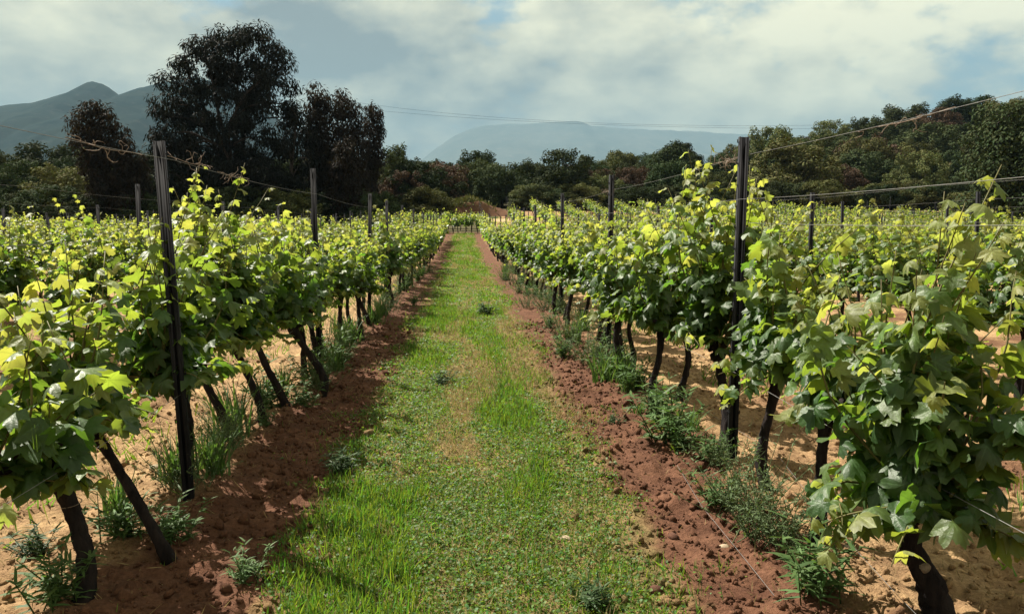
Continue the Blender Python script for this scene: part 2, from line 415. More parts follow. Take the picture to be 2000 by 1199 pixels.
def build_bank():
    c = at_depth(938, 400, 77); gz0 = gz(c.x, 77)
    xs = np.linspace(-4.6, 4.6, 50); ys = np.linspace(-2.2, 3.5, 30); X, Y = np.meshgrid(xs, ys)
    prof = np.interp(X, [-4.6, -3, -1.0, 0.5, 2.2, 4.6], [0, 1.0, 1.5, 1.1, 0.5, 0])
    Z = prof * sstep(-2.2, -0.7, Y) * (1 - sstep(2.2, 3.5, Y)) * (0.6 + 0.8 * fbm(X, Y, 0.6, 3, 4)) - 0.1
    Xw = X + c.x; Yw = Y + 77; Zw = ground_z(Xw, Yw) + Z
    i = (np.arange(29)[:, None] * 50 + np.arange(49)[None]).ravel(); F = np.stack([i, i + 1, i + 51, i + 50], 1)
    tag(link('earth_bank', mesh_np('earth_bank', np.stack([Xw, Yw, Zw], -1).reshape(-1, 3), F, M['bank'], smooth=True)), kind='structure')
    xs = np.linspace(-1.2, 6.5, 30); ys = np.linspace(69, 72.5, 8); X, Y = np.meshgrid(xs, ys)
    i = (np.arange(7)[:, None] * 30 + np.arange(29)[None]).ravel(); F = np.stack([i, i + 1, i + 31, i + 30], 1)
    tag(link('track', mesh_np('track', np.stack([X, Y, ground_z(X, Y) + 0.03], -1).reshape(-1, 3), F, M['track'], smooth=True)), kind='structure')
    # grass on the bank
    N = 1500; x = np.clip(rng.normal(-2.2, 1.3, N), -4.3, 1.8); y = rng.uniform(-1.3, 2.6, N)
    z = np.interp(x, [-4.6, -3, -1.0, 0.5, 2.2, 4.6], [0, 1.0, 1.5, 1.1, 0.5, 0]) * sstep(-2.2, -0.7, y) * (1 - sstep(2.2, 3.5, y)) - 0.1
    pos = np.stack([x + c.x, y + 77, ground_z(x + c.x, y + 77) + z], 1)
    rot = frames(rng.normal(0, 1, (N, 3)) + np.array([0, -0.5, 0.3]), np.array([0, 0, 1.0]) + rng.normal(0, 0.45, (N, 3)))
    V, F, _ = scatter(np.array([(-0.5, 0, 0), (0.5, 0, 0), (0.2, 1, 0.1), (-0.2, 1, 0.1)]), np.array([(0, 1, 2), (0, 2, 3)]), pos, rot, np.stack([np.full(N, 0.14), rng.uniform(0.2, 0.5, N), np.ones(N)], 1))
    tag(link('bank_grass', mesh_np('bank_grass', V, F, M['olive'])), 'pale green scrub covering the top of the red earth bank', 'scrub', kind='stuff')
build_bank()

# ------------------------------------------------------------------ vine leaves
HALF = [(0, 1.0), (11, 0.80), (19, 0.85), (30, 0.58), (40, 0.76), (52, 0.92), (66, 0.72), (80, 0.54), (95, 0.70), (108, 0.77), (132, 0.58), (156, 0.45), (174, 0.13)]
RINGA = [0, 30, 52, 80, 108, 150]
def leaf_template(seed, droop, fold, curl):
    r = np.random.default_rng(seed)
    out = [(-a, q) for a, q in HALF[:0:-1]] + HALF
    out = [(a + r.normal(0, 2.2), q * (1 + r.normal(0, 0.06))) for a, q in out]
    oa = np.array([a for a, q in out]); oq = np.array([q for a, q in out])
    ra = np.array([-a for a in RINGA[:0:-1]] + RINGA, float)
    rq = np.interp(ra, oa, oq) * 0.5
    ph = r.uniform(0, 6.28)
    def pt(a, q, vein):
        x = q * math.sin(math.radians(a)); y = q * math.cos(math.radians(a))
        z = -droop * q * q - fold * abs(x) * 0.9 + curl * math.sin(math.radians(a) * 3 + ph) * q * q * 0.35 + (0.0 if vein else 0.05 * q)
        return (x, y + 0.02, z)
    V = [(0, 0, 0)]; A = [1.0]
    for a, q in zip(ra, rq):
        v = round(abs(a)) in (0, 52, 108); V.append(pt(a, q, v)); A.append(1.0 if v else 0.0)
    for k, (a, q) in enumerate(zip(oa, oq)):
        v = k in (3, 7, 12, 17, 21); V.append(pt(a, q, v)); A.append(0.8 if v else 0.0)
    nr, no = len(ra), len(oa); F = []
    for i in range(nr): F.append((0, 1 + (i + 1) % nr, 1 + i))
    i = j = 0                       # zip ring to outline by angle
    while i < nr - 1 or j < no - 1:
        if j == no - 1 or (i < nr - 1 and ra[i + 1] < oa[j + 1]):
            F.append((1 + i, 1 + i + 1, 1 + nr + j)); i += 1
        else:
            F.append((1 + i, 1 + nr + j + 1, 1 + nr + j)); j += 1
    return np.array(V), np.array(F), np.array(V)
LT = [leaf_template(10 + i, d, f, c) for i, (d, f, c) in enumerate([(0.25, 0.2, 0.5), (0.55, 0.35, 0.7), (0.15, 0.65, 0.8), (0.4, 0.05, 1.0), (0.75, 0.25, 0.7), (0.05, 0.4, 0.6), (0.3, 0.9, 0.5), (-0.25, 0.3, 0.8)])]
LEAF_MESH = [[mesh_np('vine_leaf', v, f, LEAFM[k], smooth=True, attr=a) for v, f, a in LT] for k in range(3)]
lo_a = np.radians([0, 30, 52, 80, 108, 165, -165, -108, -80, -52, -30]); lo_r = np.array([1, .62, .9, .56, .75, .3, .3, .75, .56, .9, .62])
LO_V = np.vstack([[0, 0, 0.05], np.stack([lo_r * np.sin(lo_a), lo_r * np.cos(lo_a), -0.3 * lo_r ** 2 - 0.2 * np.abs(np.sin(lo_a)) * lo_r], 1)])
LO_F = np.array([(0, 1 + (i + 1) % 11, 1 + i) for i in range(11)])
LO2_V = np.array([(0, -0.2, 0), (0.75, 0.3, -0.25), (0, 1, -0.3), (-0.75, 0.3, -0.25)]); LO2_F = np.array([(0, 1, 2), (0, 2, 3)])

def make_vine(r, lean=(0, 0), head=0.52, nsh=11, vig=1.0, thick=1.0, width=1.0, dens=1.0, tall=0, nlow=4, big=1.0):
    """skeleton and leaves of one vine: trunk MB, shoots [(pts, rad)], leaves dict of arrays"""
    hd = np.array([lean[0], lean[1], head])
    tb = MB(); n = 24; s = np.linspace(0, 1, n)
    b1, b2 = r.normal(0, 0.035, 2), r.normal(0, 0.02, 2)
    P = np.stack([hd[0] * s + b1[0] * np.sin(s * 3.1) + b2[0] * np.sin(s * 6.3), hd[1] * s + b1[1] * np.sin(s * 3.1) + b2[1] * np.sin(s * 6.3), -0.06 + (head + 0.06) * s], 1)
    rad = thick * (0.028 - 0.008 * s + 0.016 * np.exp(-s * 9) + 0.014 * np.exp(-((s - 1) / 0.12) ** 2)) * (1 + 0.16 * np.clip(r.standard_normal(n).cumsum() / 5, -1.5, 1.5))
    tb.path = (P, rad)
    tb.tube(P, np.clip(rad, 0.018 * thick, 0.085), 12, 0, 0.20, r)
    starts = []
    for sg in (-1, 1):
        L = r.uniform(0.13, 0.27); q = np.linspace(0, 1, 7)
        A = hd + np.stack([r.normal(0, 0.05) * q, sg * L * q, 0.10 * np.sin(q * 1.9) * r.uniform(0.4, 1.3)], 1)
        tb.tube(A, thick * (0.022 - 0.010 * q), 7, 0, 0.18, r)
        starts += [A[k] for k in (1, 2, 3, 4, 5, 6)]
    for _ in range(3):                                     # spur stubs
        a = hd + r.normal(0, 0.03, 3); tb.tube([a, a + r.normal(0, 0.05, 3) + (0, 0, 0.05)], [0.013, 0.010], 6, 0, 0.1, r)
    shoots = []; LP = []; LN = []; LT_ = []; LS = []; LA = []; LK = []
    for k in range(nsh + nlow + tall):
        st = starts[r.integers(len(starts))] + r.normal(0, 0.015, 3)
        if k < nsh:
            d = np.array([r.normal(0, 0.25) * width, r.normal(0, 0.22), 1.0]); L = r.uniform(0.48, 0.92) * vig
        elif k < nsh + nlow:
            sg = 1 if (k % 2) else -1
            d = np.array([sg * r.uniform(0.6, 1.0) * width, r.normal(0, 0.5), r.uniform(-0.25, 0.4)]); L = r.uniform(0.26, 0.40) * min(vig, 1.0)
        else:
            d = np.array([r.normal(0, 0.10), r.normal(0, 0.16), 1.0]); L = r.uniform(0.9, 1.08) * vig
        d /= np.linalg.norm(d); q = np.linspace(0, 1, 9)
        hor = np.linalg.norm(d[:2]); wob = r.normal(0, 0.05, 2)
        P = st + d * (L * q)[:, None]; P[:, 2] -= 0.36 * L * hor * q ** 2
        P[:, 0] += wob[0] * np.sin(q * 4); P[:, 1] += wob[1] * np.sin(q * 4)
        shoots.append((P, 0.0055 - 0.0040 * q))
        nl = max(5, int(L / 0.058 * dens)); tt = np.clip((np.arange(nl) + r.uniform(0.1, 0.9, nl)) / nl, 0.02, 1)
        ex = int(nl * 0.75 * dens); t2 = r.uniform(0.0, 0.62, ex)
        for t_, lat in [(t, 0) for t in tt] + [(t, 1) for t in t2]:
            base = np.array([np.interp(t_, q, P[:, c]) for c in range(3)])
            az = r.uniform(0, 2 * np.pi); side = np.array([math.cos(az), math.sin(az), r.uniform(-0.1, 0.5)])
            side[0] += 0.5 * np.sign(base[0] - hd[0]); side /= np.linalg.norm(side)
            pl = r.uniform(0.04, 0.085) * (1 - 0.55 * t_) + lat * r.uniform(0.02, 0.09)
            pos = base + side * pl + (0, 0, -0.02 * lat)
            out = side * 0.7 + np.array([(pos[0] - hd[0]) * 1.2, 0, 0])
            nr = out * 0.6 + np.array([-0.18, 0.12, 0.62]) + r.normal(0, 0.36, 3)
            tp = out * 0.7 + np.array([0, 0, -0.75 + 0.55 * t_]) + r.normal(0, 0.35, 3)
            sz = 0.088 * big * (1 - 0.62 * t_ ** 2.2) * r.uniform(0.72, 1.18) * (0.75 if lat else 1.0)
            ag = t_ + r.normal(0, 0.13) + (0.22 if lat and r.random() < 0.25 else 0) - 0.12 * lat
            LP.append(pos); LN.append(nr); LT_.append(tp); LS.append(sz); LA.append(2 if ag > 0.77 else (1 if ag > 0.38 else 0)); LK.append(k)
    return tb, shoots, dict(p=np.array(LP), R=frames(np.array(LN), np.array(LT_)), s=np.array(LS), a=np.array(LA), k=np.array(LK))

PATHS = {}
GROUPV = 'grapevines planted in rows'
def near_vine(x, y, label, seed, **kw):
    r = np.random.default_rng(seed)
    z = gz(x, y) - 0.01
    e = link('grapevine', None, None, (x, y, z)); tag(e, label, 'grapevine', GROUPV)
    e.empty_display_size = 0.1
    tb, sh, lv = make_vine(r, **kw)
    PATHS[label] = tb.path
    link('trunk', tb.mesh('vine_trunk', M['bark'], smooth=True), e)
    so_ = []
    for P, rad in sh:
        b = MB(); b.tube(P, rad, 5, 0); so_.append(link('shoot', b.mesh('vine_shoot', M['shoot'], smooth=True), e))
    for k in range(len(lv['s'])):
        o = bpy.data.objects.new('leaf', LEAF_MESH[lv['a'][k]][int(r.integers(len(LT)))]); C.objects.link(o)
        o.parent = so_[lv['k'][k]]
        s = lv['s'][k]; m3 = lv['R'][k] * s; p = lv['p'][k]
        o.matrix_basis = Matrix(((m3[0][0], m3[0][1], m3[0][2], p[0]), (m3[1][0], m3[1][1], m3[1][2], p[1]), (m3[2][0], m3[2][1], m3[2][2], p[2]), (0, 0, 0, 1)))
    return e

SIDE_L = 'row bordering the grass path, eucalyptus side'
SIDE_R = 'row bordering the grass path, wooded hill side'
lefts = [  # x, y, label, parameters
    (-1.36, 1.95, 'shaded grapevine with broad dark leaves beside the straight black trunk vine', dict(lean=(-0.12, 0.0), vig=0.58, head=0.46, nlow=7, big=1.1)),
    (-1.30, 2.64, 'grapevine with an upright shaggy black trunk wrapped by a pale tie', dict(lean=(-0.08, 0.05), vig=0.60, head=0.47, thick=1.1, nlow=8, big=1.08, width=1.2)),
    (-1.12, 3.06, 'grapevine with a long trunk slanting away from the path, next to the dark post', dict(lean=(-0.34, 0.10), vig=0.82, head=0.50, thick=0.95, nlow=9, width=1.3)),
    (-1.36, 3.95, 'grapevine crowding round the dark leaning post with yellow shoot tips', dict(lean=(-0.06, 0.0), vig=0.98, head=0.50, nlow=10, nsh=14, width=1.15)),
    (-1.43, 4.72, 'tall grapevine just behind the dark leaning post', dict(lean=(-0.12, 0.1), vig=1.12, head=0.54, tall=1, nlow=7, nsh=13)),
    (-1.29, 5.13, 'grapevine with high yellow tips rising above the wire near the dark leaning post', dict(lean=(-0.20, 0.05), vig=1.12, head=0.56, tall=2)),
    (-1.21, 5.57, 'grapevine with a thin trunk slanting over a grassy tuft', dict(lean=(-0.26, 0.05), vig=1.05, head=0.58)),
    (-1.13, 6.10, 'grapevine with a bent trunk standing ahead of the second dark post', dict(lean=(-0.18, 0.0), vig=1.12, head=0.55)),
]
rights = [
    (1.46, 1.92, 'grapevine with a thick black trunk beside the sawn-stub vine', dict(lean=(0.26, -0.10), vig=0.62, head=0.50, thick=1.3, nsh=6, nlow=1, width=0.5)),
    (1.53, 2.40, 'large grapevine with a stout black trunk bearing a pale round pruning cut', dict(lean=(-0.10, 0.02), vig=1.02, head=0.40, thick=1.65, nsh=20, tall=4, width=1.35, nlow=13, big=1.03)),
    (1.42, 3.06, 'grapevine with bright translucent leaves between the stout trunk and the steel post', dict(lean=(0.06, 0.05), vig=0.66, head=0.50, thick=1.0, nlow=7, width=1.1)),
    (1.48, 3.66, 'grapevine with a crooked trunk right beside the steel post', dict(lean=(0.06, 0.1), vig=1.12, head=0.55, nsh=13, nlow=6)),
    (1.42, 4.30, 'grapevine twined against the tall steel post, its shoots climbing the post', dict(lean=(0.02, 0.1), vig=1.16, head=0.55, tall=3, nsh=13)),
    (1.35, 5.41, 'grapevine with a straight dark trunk over a bushy weed', dict(lean=(0.04, 0.1), vig=1.0, head=0.56, nsh=13)),
    (1.55, 5.62, 'grapevine with a thick trunk on pale sandy soil behind the steel post', dict(lean=(0.04, 0.1), vig=1.1, head=0.56, thick=1.15, nsh=13, tall=1)),
    (1.31, 6.45, 'grapevine with one shoot standing high over its neighbours', dict(lean=(0.0, 0.1), vig=1.05, head=0.55, tall=1, nsh=13)),
]
sd = 100
for x, y, lab, kw in lefts + rights:
    sd += 1; near_vine(x, y, lab, sd, **kw)
for k in range(9):
    sd += 1; near_vine(-1.26 + random.uniform(-0.1, 0.1), 6.75 + 0.63 * k + random.uniform(-0.1, 0.1), 'grapevine of the ' + SIDE_L, sd, lean=(random.uniform(-0.22, 0), random.uniform(-0.1, 0.1)), vig=random.uniform(0.9, 1.1), head=0.54, dens=0.82)
for k in range(9):
    sd += 1; near_vine(1.44 + random.uniform(-0.1, 0.1), 6.95 + 0.64 * k + random.uniform(-0.1, 0.1), 'grapevine of the ' + SIDE_R, sd, lean=(random.uniform(-0.05, 0.1), random.uniform(-0.1, 0.1)), vig=random.uniform(0.9, 1.08), head=0.54, dens=0.85, nsh=12)

def foliage_mesh(lv, hi):
    b = MB()
    for a in range(3):
        if hi:
            ix = np.where(lv['a'] == a)[0]
            for q in range(len(LT)):
                ii = ix[q::len(LT)]
                if len(ii):
                    V, F, A = scatter(LT[q][0], LT[q][1], lv['p'][ii], lv['R'][ii], lv['s'][ii], LT[q][2]); b.add(V, F, a, A)
        else:
            ii = np.where(lv['a'] == a)[0]
            if len(ii):
                V, F, A = scatter(LO_V, LO_F, lv['p'][ii], lv['R'][ii], lv['s'][ii] * 1.12, LO_V); b.add(V, F, a, A)
    return b.mesh('vine_foliage', LEAFM, smooth=True, attr=True)

protos = []
for q in range(7):
    r = np.random.default_rng(500 + q)
    tb, sh, lv = make_vine(r, lean=(r.uniform(-0.12, 0.08), r.uniform(-0.1, 0.1)), vig=r.uniform(0.95, 1.15), head=0.55, nsh=13, dens=0.85, tall=1 if q % 3 == 0 else 0)
    for P, rad in sh: tb.tube(P, rad, 4, 1, cap=False)
    protos.append((tb.mesh('vine_trunk', [M['bark'], M['shoot']], smooth=True), foliage_mesh(lv, q < 4), lv))

ORD = ['first', 'second', 'third', 'fourth', 'fifth', 'sixth', 'seventh', 'eighth', 'ninth', 'tenth']
spots = []
for k in range(22):
    X = ROW_R + ROW_GAP * k
    y0 = 12.75 if k == 0 else max(2.5, X / 0.80 - 1.0)
    y1 = (62 if k == 0 else 71 if k == 1 else 80) - (max(0, X - 30) * 0.9)
    y = y0
    while y < y1:
        spots.append((X + rng.normal(0, 0.05), y + rng.normal(0, 0.06), 1, k)); y += 0.72
for k in range(14):
    X = ROW_L - ROW_GAP * k
    y0 = 12.45 if k == 0 else max(2.5, -X / 0.68 - 1.0)
    y1 = 50 if k == 0 else 56
    y = y0
    while y < y1:
        spots.append((X + rng.normal(0, 0.05), y + rng.normal(0, 0.06), -1, k)); y += 0.72
for yy in (58.0, 60.4, 62.8):
    for xx in np.arange(-7, 1.3, 0.45):
        spots.append((xx + rng.normal(0, 0.05), yy + rng.normal(0, 0.05), 0, 0))
spots.sort(key=lambda s: math.hypot(s[0], s[1]))
NB = 300 - 34
for i, (x, y, sg, k) in enumerate(spots[:NB]):
    q = int(rng.integers(7)); hi = math.hypot(x, y)
    if hi < 16 and q >= 4: q -= 4
    e = link('grapevine', None, None, (x, y, gz(x, y) - 0.01), rng.uniform(-0.35, 0.35) + (math.pi if rng.random() < 0.5 else 0), float(rng.uniform(0.9, 1.08)))
    side = 'eucalyptus' if sg < 0 else 'wooded hill'
    tag(e, ('grapevine of the ' + (SIDE_L if sg < 0 else SIDE_R)) if k == 0 else 'grapevine in the %s row out from the grass path towards the %s' % (ORD[min(k, 9)], side), 'grapevine', GROUPV)
    link('trunk', protos[q][0], e); tag(link('foliage', protos[q][1], e), kind='stuff')
def far_vines():
    b = MB(); rest = spots[NB:]
    for i, (x, y, sg, k) in enumerate(rest):
        lv = protos[int(rng.integers(7))][2]; d = math.hypot(x, y)
        sel = rng.choice(len(lv['s']), min(len(lv['s']), 110 if d < 35 else 90), replace=False)
        a = rng.uniform(-0.4, 0.4) + (math.pi if rng.random() < 0.5 else 0)
        Rz = np.array([[math.cos(a), -math.sin(a), 0], [math.sin(a), math.cos(a), 0], [0, 0, 1]]) * rng.uniform(0.9, 1.08)
        base = np.array([x, y, gz(x, y)])
        for g in range(3):
            ii = sel[lv['a'][sel] == g]
            if len(ii):
                V, F, _ = scatter(LO2_V, LO2_F, lv['p'][ii] @ Rz.T + base, Rz @ lv['R'][ii], lv['s'][ii] * (1.5 if d < 40 else 1.9)); b.add(V, F, g)
        b.tube([base - (0, 0, 0.05), base + (rng.normal(0, 0.06), 0, 0.3), base + (rng.normal(0, 0.06), 0, 0.62)], [0.035, 0.028, 0.022], 4, 3, cap=False)
    o = link('distant_vines', b.mesh('distant_vines', LEAFM + [M['bark']], attr=True))
    tag(o, 'distant vine rows merging into one green field below the woods', 'vineyard', kind='stuff')
far_vines()

# ------------------------------------------------------------------ posts and wires
def post_mesh(h, w=0.046, d=0.032, th=0.005):
    b = MB(); b.box((-w / 2, -d / 2, -0.25), (w / 2, -d / 2 + th, h)); b.box((-w / 2, -d / 2 + th, -0.25), (-w / 2 + th, d / 2, h)); b.box((w / 2 - th, -d / 2 + th, -0.25), (w / 2, d / 2, h))
    b.box((-w / 2 + th, d / 2 - th, -0.25), (-w / 2 + 0.017, d / 2, h - 0.002)); b.box((w / 2 - 0.017, d / 2 - th, -0.25), (w / 2 - th, d / 2, h - 0.002))
    return b.mesh('post_channel', M['steel'])
def hook_mesh():
    b = MB(); b.box((0, -0.004, 0), (0.010, 0.004, 0.004)); b.box((0.007, -0.004, 0.004), (0.010, 0.004, 0.018))
    return b.mesh('wire_hook', M['steel'])
PM = post_mesh(1.82); HK = hook_mesh()
GROUPP = 'trellis posts along the vine rows'
def post(x, y, label, h=1.82, tilt=(0, 0), detail=False, rz=0.0, thick=1.0):
    e = link('trellis_post', None if detail else PM, None, (x, y, gz(x, y) - 0.02)); e.rotation_euler = (-tilt[0], -tilt[1], rz + math.pi); tag(e, label, 'post', GROUPP)
    if detail:
        e.empty_display_size = 0.1
        c = link('channel', PM, e); c.scale = (thick, thick, h / 1.82)
        for k in range(14):
            for sg in (-1, 1):
                o = link('hook', HK, e, (sg * 0.0225 * thick, 0, 0.28 + k * 0.11)); o.rotation_euler = (0, 0, 0 if sg > 0 else math.pi)
    else:
        e.scale = (1, 1, h / 1.82)
    return e
LPOST = [3.66, 7.2, 10.9, 13.9, 17.6, 21.7, 25.3, 29, 32.6, 36.2, 40, 44, 48]
RPOST = [4.12, 7.8, 11.5, 15.3, 18.9, 23.0, 27.3, 31, 35, 39, 43, 47, 51, 55, 60, 66, 72]
post(-1.27, 3.66, 'dark leaning trellis post with wires, among the slanting trunks', 1.66, (R(-0.6), R(-2.4)), True, 0.15)
post(1.44, 4.12, 'tall dark steel trellis post with a yellow-leaved shoot climbing it', 1.74, (R(0.3), R(0.5)), True, -0.1, 1.05)
post(-1.30, 7.2, 'second dark trellis post standing ahead of the brownish eucalyptus trees', 1.80, (0, R(-0.6)), True, 0.1)
post(1.44, 7.8, 'second steel trellis post after the one with the climbing shoot', 1.79, (0, R(0.4)), True, 0.1)
post(1.43, 11.5, 'third steel trellis post after the one with the climbing shoot', 1.77, (0, 0), True)
for y in LPOST[2:]: post(ROW_L - 0.02 + rng.normal(0, 0.03), y, 'trellis post in the ' + SIDE_L, 1.77 + rng.normal(0, 0.04), (rng.normal(0, 0.012), rng.normal(0, 0.012)))
for y in RPOST[3:]: post(ROW_R + rng.normal(0, 0.03), y, 'trellis post in the ' + SIDE_R, 1.76 + rng.normal(0, 0.04), (rng.normal(0, 0.012), rng.normal(0, 0.012)))
npst = 0
for k in range(1, 21):
    for sg in (1, -1):
        if sg < 0 and k > 12: continue
        X = (ROW_R if sg > 0 else ROW_L) + sg * ROW_GAP * k
        y = max(4.0, abs(X) / (0.80 if sg > 0 else 0.68) - 1) + (k * 1.37) % 3.6
        while y < (78 if sg > 0 else 55) and npst < 265:
            post(X + rng.normal(0, 0.03), y, 'trellis post in the %s row out from the grass path towards the %s' % (ORD[min(k, 9)], 'wooded hill' if sg > 0 else 'eucalyptus'), 1.76 + rng.normal(0, 0.05), (rng.normal(0, 0.015), rng.normal(0, 0.015)))
            npst += 1; y += 3.8 if k < 4 else (5.7 if k < 8 else 7.6)

def wire(X, y0, y1, z, label, posts, sag=0.02, rad=0.0010, dz=0.0):
    ys = np.arange(y0, y1, 0.35); pn = np.array(posts)
    i = np.clip(np.searchsorted(pn, ys), 1, len(pn) - 1); f = np.clip((ys - pn[i - 1]) / (pn[i] - pn[i - 1]), 0, 1)
    zz = ground_z(np.full_like(ys, X), ys) * 0 + np.interp(ys, pn, ground_z(np.full(len(pn), X), pn)) + z - sag * 4 * f * (1 - f) + dz
    b = MB(); b.tube(np.stack([np.full_like(ys, X), ys, zz], 1), rad, 5)
    tag(link('trellis_wire', b.mesh('trellis_wire', M['wire'], smooth=True)), label, 'wire', 'trellis wires')
for z, nm, dx in ((1.63, 'top', 0.031), (1.40, 'second', -0.031), (1.28, 'third', 0.031), (0.50, 'lowest', -0.02)):
    wire(ROW_R + dx, 1.2, 72, z, '%s trellis wire strung along the %s' % (nm, SIDE_R), [0.6] + RPOST)
for z, nm, dx in ((1.555, 'top', 0.031), (1.22, 'second', -0.031), (0.50, 'lowest', 0.02)):
    wire(ROW_L - 0.02 + dx, 1.2, 48, z, '%s trellis wire strung along the %s' % (nm, SIDE_L), [0.2] + LPOST)
for k in range(1, 5):
    for sg in (1, -1):
        X = (ROW_R if sg > 0 else ROW_L) + sg * ROW_GAP * k
        y0 = max(2.0, abs(X) / (0.80 if sg > 0 else 0.68) - 2); y1 = 76 if sg > 0 else 55
        for z, nm in ((1.64, 'top'), (1.32, 'second')):
            wire(X + 0.031, y0, y1, z, '%s wire of the %s row out from the grass path towards the %s' % (nm, ORD[k], 'wooded hill' if sg > 0 else 'eucalyptus'), list(np.arange(y0, y1 + 4, 3.8)))

def loose_wire(pts, label, rad=0.0009):
    P = np.array([(x, y, gz(x, y) + h) for x, y, h in pts]); q = np.linspace(0, len(P) - 1, 40)
    P = np.stack([np.interp(q, np.arange(len(P)), P[:, c]) for c in range(3)], 1)
    b = MB(); b.tube(P, rad, 5); tag(link('loose_wire', b.mesh('loose_wire', M['wire'], smooth=True)), label, 'wire')
a = on_ground(1760, 1199); b_ = on_ground(1615, 1045); c_ = on_ground(1515, 905)
loose_wire([(a[0], a[1] - 0.3, 0.02), (a[0], a[1], 0.05), (b_[0], b_[1], 0.07), (c_[0], c_[1], 0.06), (c_[0] - 0.1, c_[1] + 1.6, 0.04)], 'thin slack wire lying low over the soil beside the stout trunk')
a = on_ground(1525, 1185); b_ = on_ground(1440, 1090); c_ = on_ground(1370, 1000)
loose_wire([(a[0], a[1], 0.012), (b_[0], b_[1], 0.035), (c_[0], c_[1], 0.03), (c_[0] + 0.05, c_[1] + 0.6, 0.03)], 'thin slack wire at the edge of the red tilled strip')

def dry_canes(c, n, seed, label, spread=0.12):
    r = np.random.default_rng(seed); b = MB()
    b.tube([(0.004 * math.sin(q * 9), (q - 0.5) * 4.4 * spread, 0.004 * math.cos(q * 7)) for q in np.linspace(0, 1, 16)], 0.0016, 5)
    for _ in range(n):
        p = np.array([0, np.clip(r.normal(0, spread), -2 * spread, 2 * spread), 0]); v = r.normal(0, 1, 3) * (0.4, 1.0, 0.7); P = [p]
        for s in range(9):
            v = unit(v + r.normal(0, 0.55, 3)); p = p + v * 0.0095; P.append(p)
        b.tube(P, np.linspace(0.0017, 0.0008, 10), 4)
    tag(link('dry_tendril', b.mesh('dry_tendril', M['cane'], smooth=True), None, tuple(c)), label, 'tendril', 'dry tendrils clinging to the wires')
for X, y, z, n, lab in ((ROW_L + 0.011, 3.9, 1.555, 9, 'dry tendrils curled on the top wire beside the dark leaning post'),
                        (ROW_L + 0.011, 4.6, 1.545, 12, 'dry tendrils curled on the top wire past the dark leaning post'),
                        (ROW_L + 0.011, 3.0, 1.55, 8, 'dry tendrils curled on the top wire above the slanting trunk'),
                        (ROW_R + 0.031, 4.4, 1.625, 30, 'thick tangle of dry tendrils behind the tall steel post'),
                        (ROW_R + 0.031, 8.05, 1.625, 22, 'dry tendrils at the second steel post'),
                        (ROW_R + 0.031, 2.65, 1.62, 6, 'few dry tendrils hanging from the top wire above the stout trunk')):
    dry_canes((X, y, gz(X, y) + z), n, int(y * 100), lab, 0.14)

# pruning cut and tie on the near trunks
b = MB(); th = np.linspace(0, 2 * np.pi, 12, endpoint=False)
b.tube([(0, 0.03, 0), (0, -0.006, 0.004), (0, -0.008, 0.004)], [0.017, 0.016, 0.014], 12, 0, 0.14, rng)
near_big = [o for o in C.objects if o.get('label', '').startswith('large grapevine with a stout')][0]
cp, cr_ = PATHS[near_big['label']]; ci = int(np.argmin(abs(cp[:, 2] - 0.19)))
cut = link('pruning_cut', b.mesh('pruning_cut', M['cut']), near_big, (cp[ci][0] - 0.25 * cr_[ci], cp[ci][1] - 0.96 * cr_[ci], 0.19)); cut.rotation_euler = (R(-25), 0, R(-15))
near_tie = [o for o in C.objects if o.get('label', '').startswith('grapevine with an upright shaggy')][0]
b = MB(); th = np.linspace(0, 2 * np.pi * 1.4, 30)
cp, cr_ = PATHS[near_tie['label']]; ci = int(np.argmin(abs(cp[:, 2] - 0.30))); rt = cr_[ci] * 1.2
b.tube(np.stack([rt * np.cos(th) + cp[ci][0], rt * np.sin(th) + cp[ci][1], 0.30 + 0.005 * th], 1), 0.0016, 5)
link('tie', b.mesh('vine_tie', M['cane'], smooth=True), near_tie)

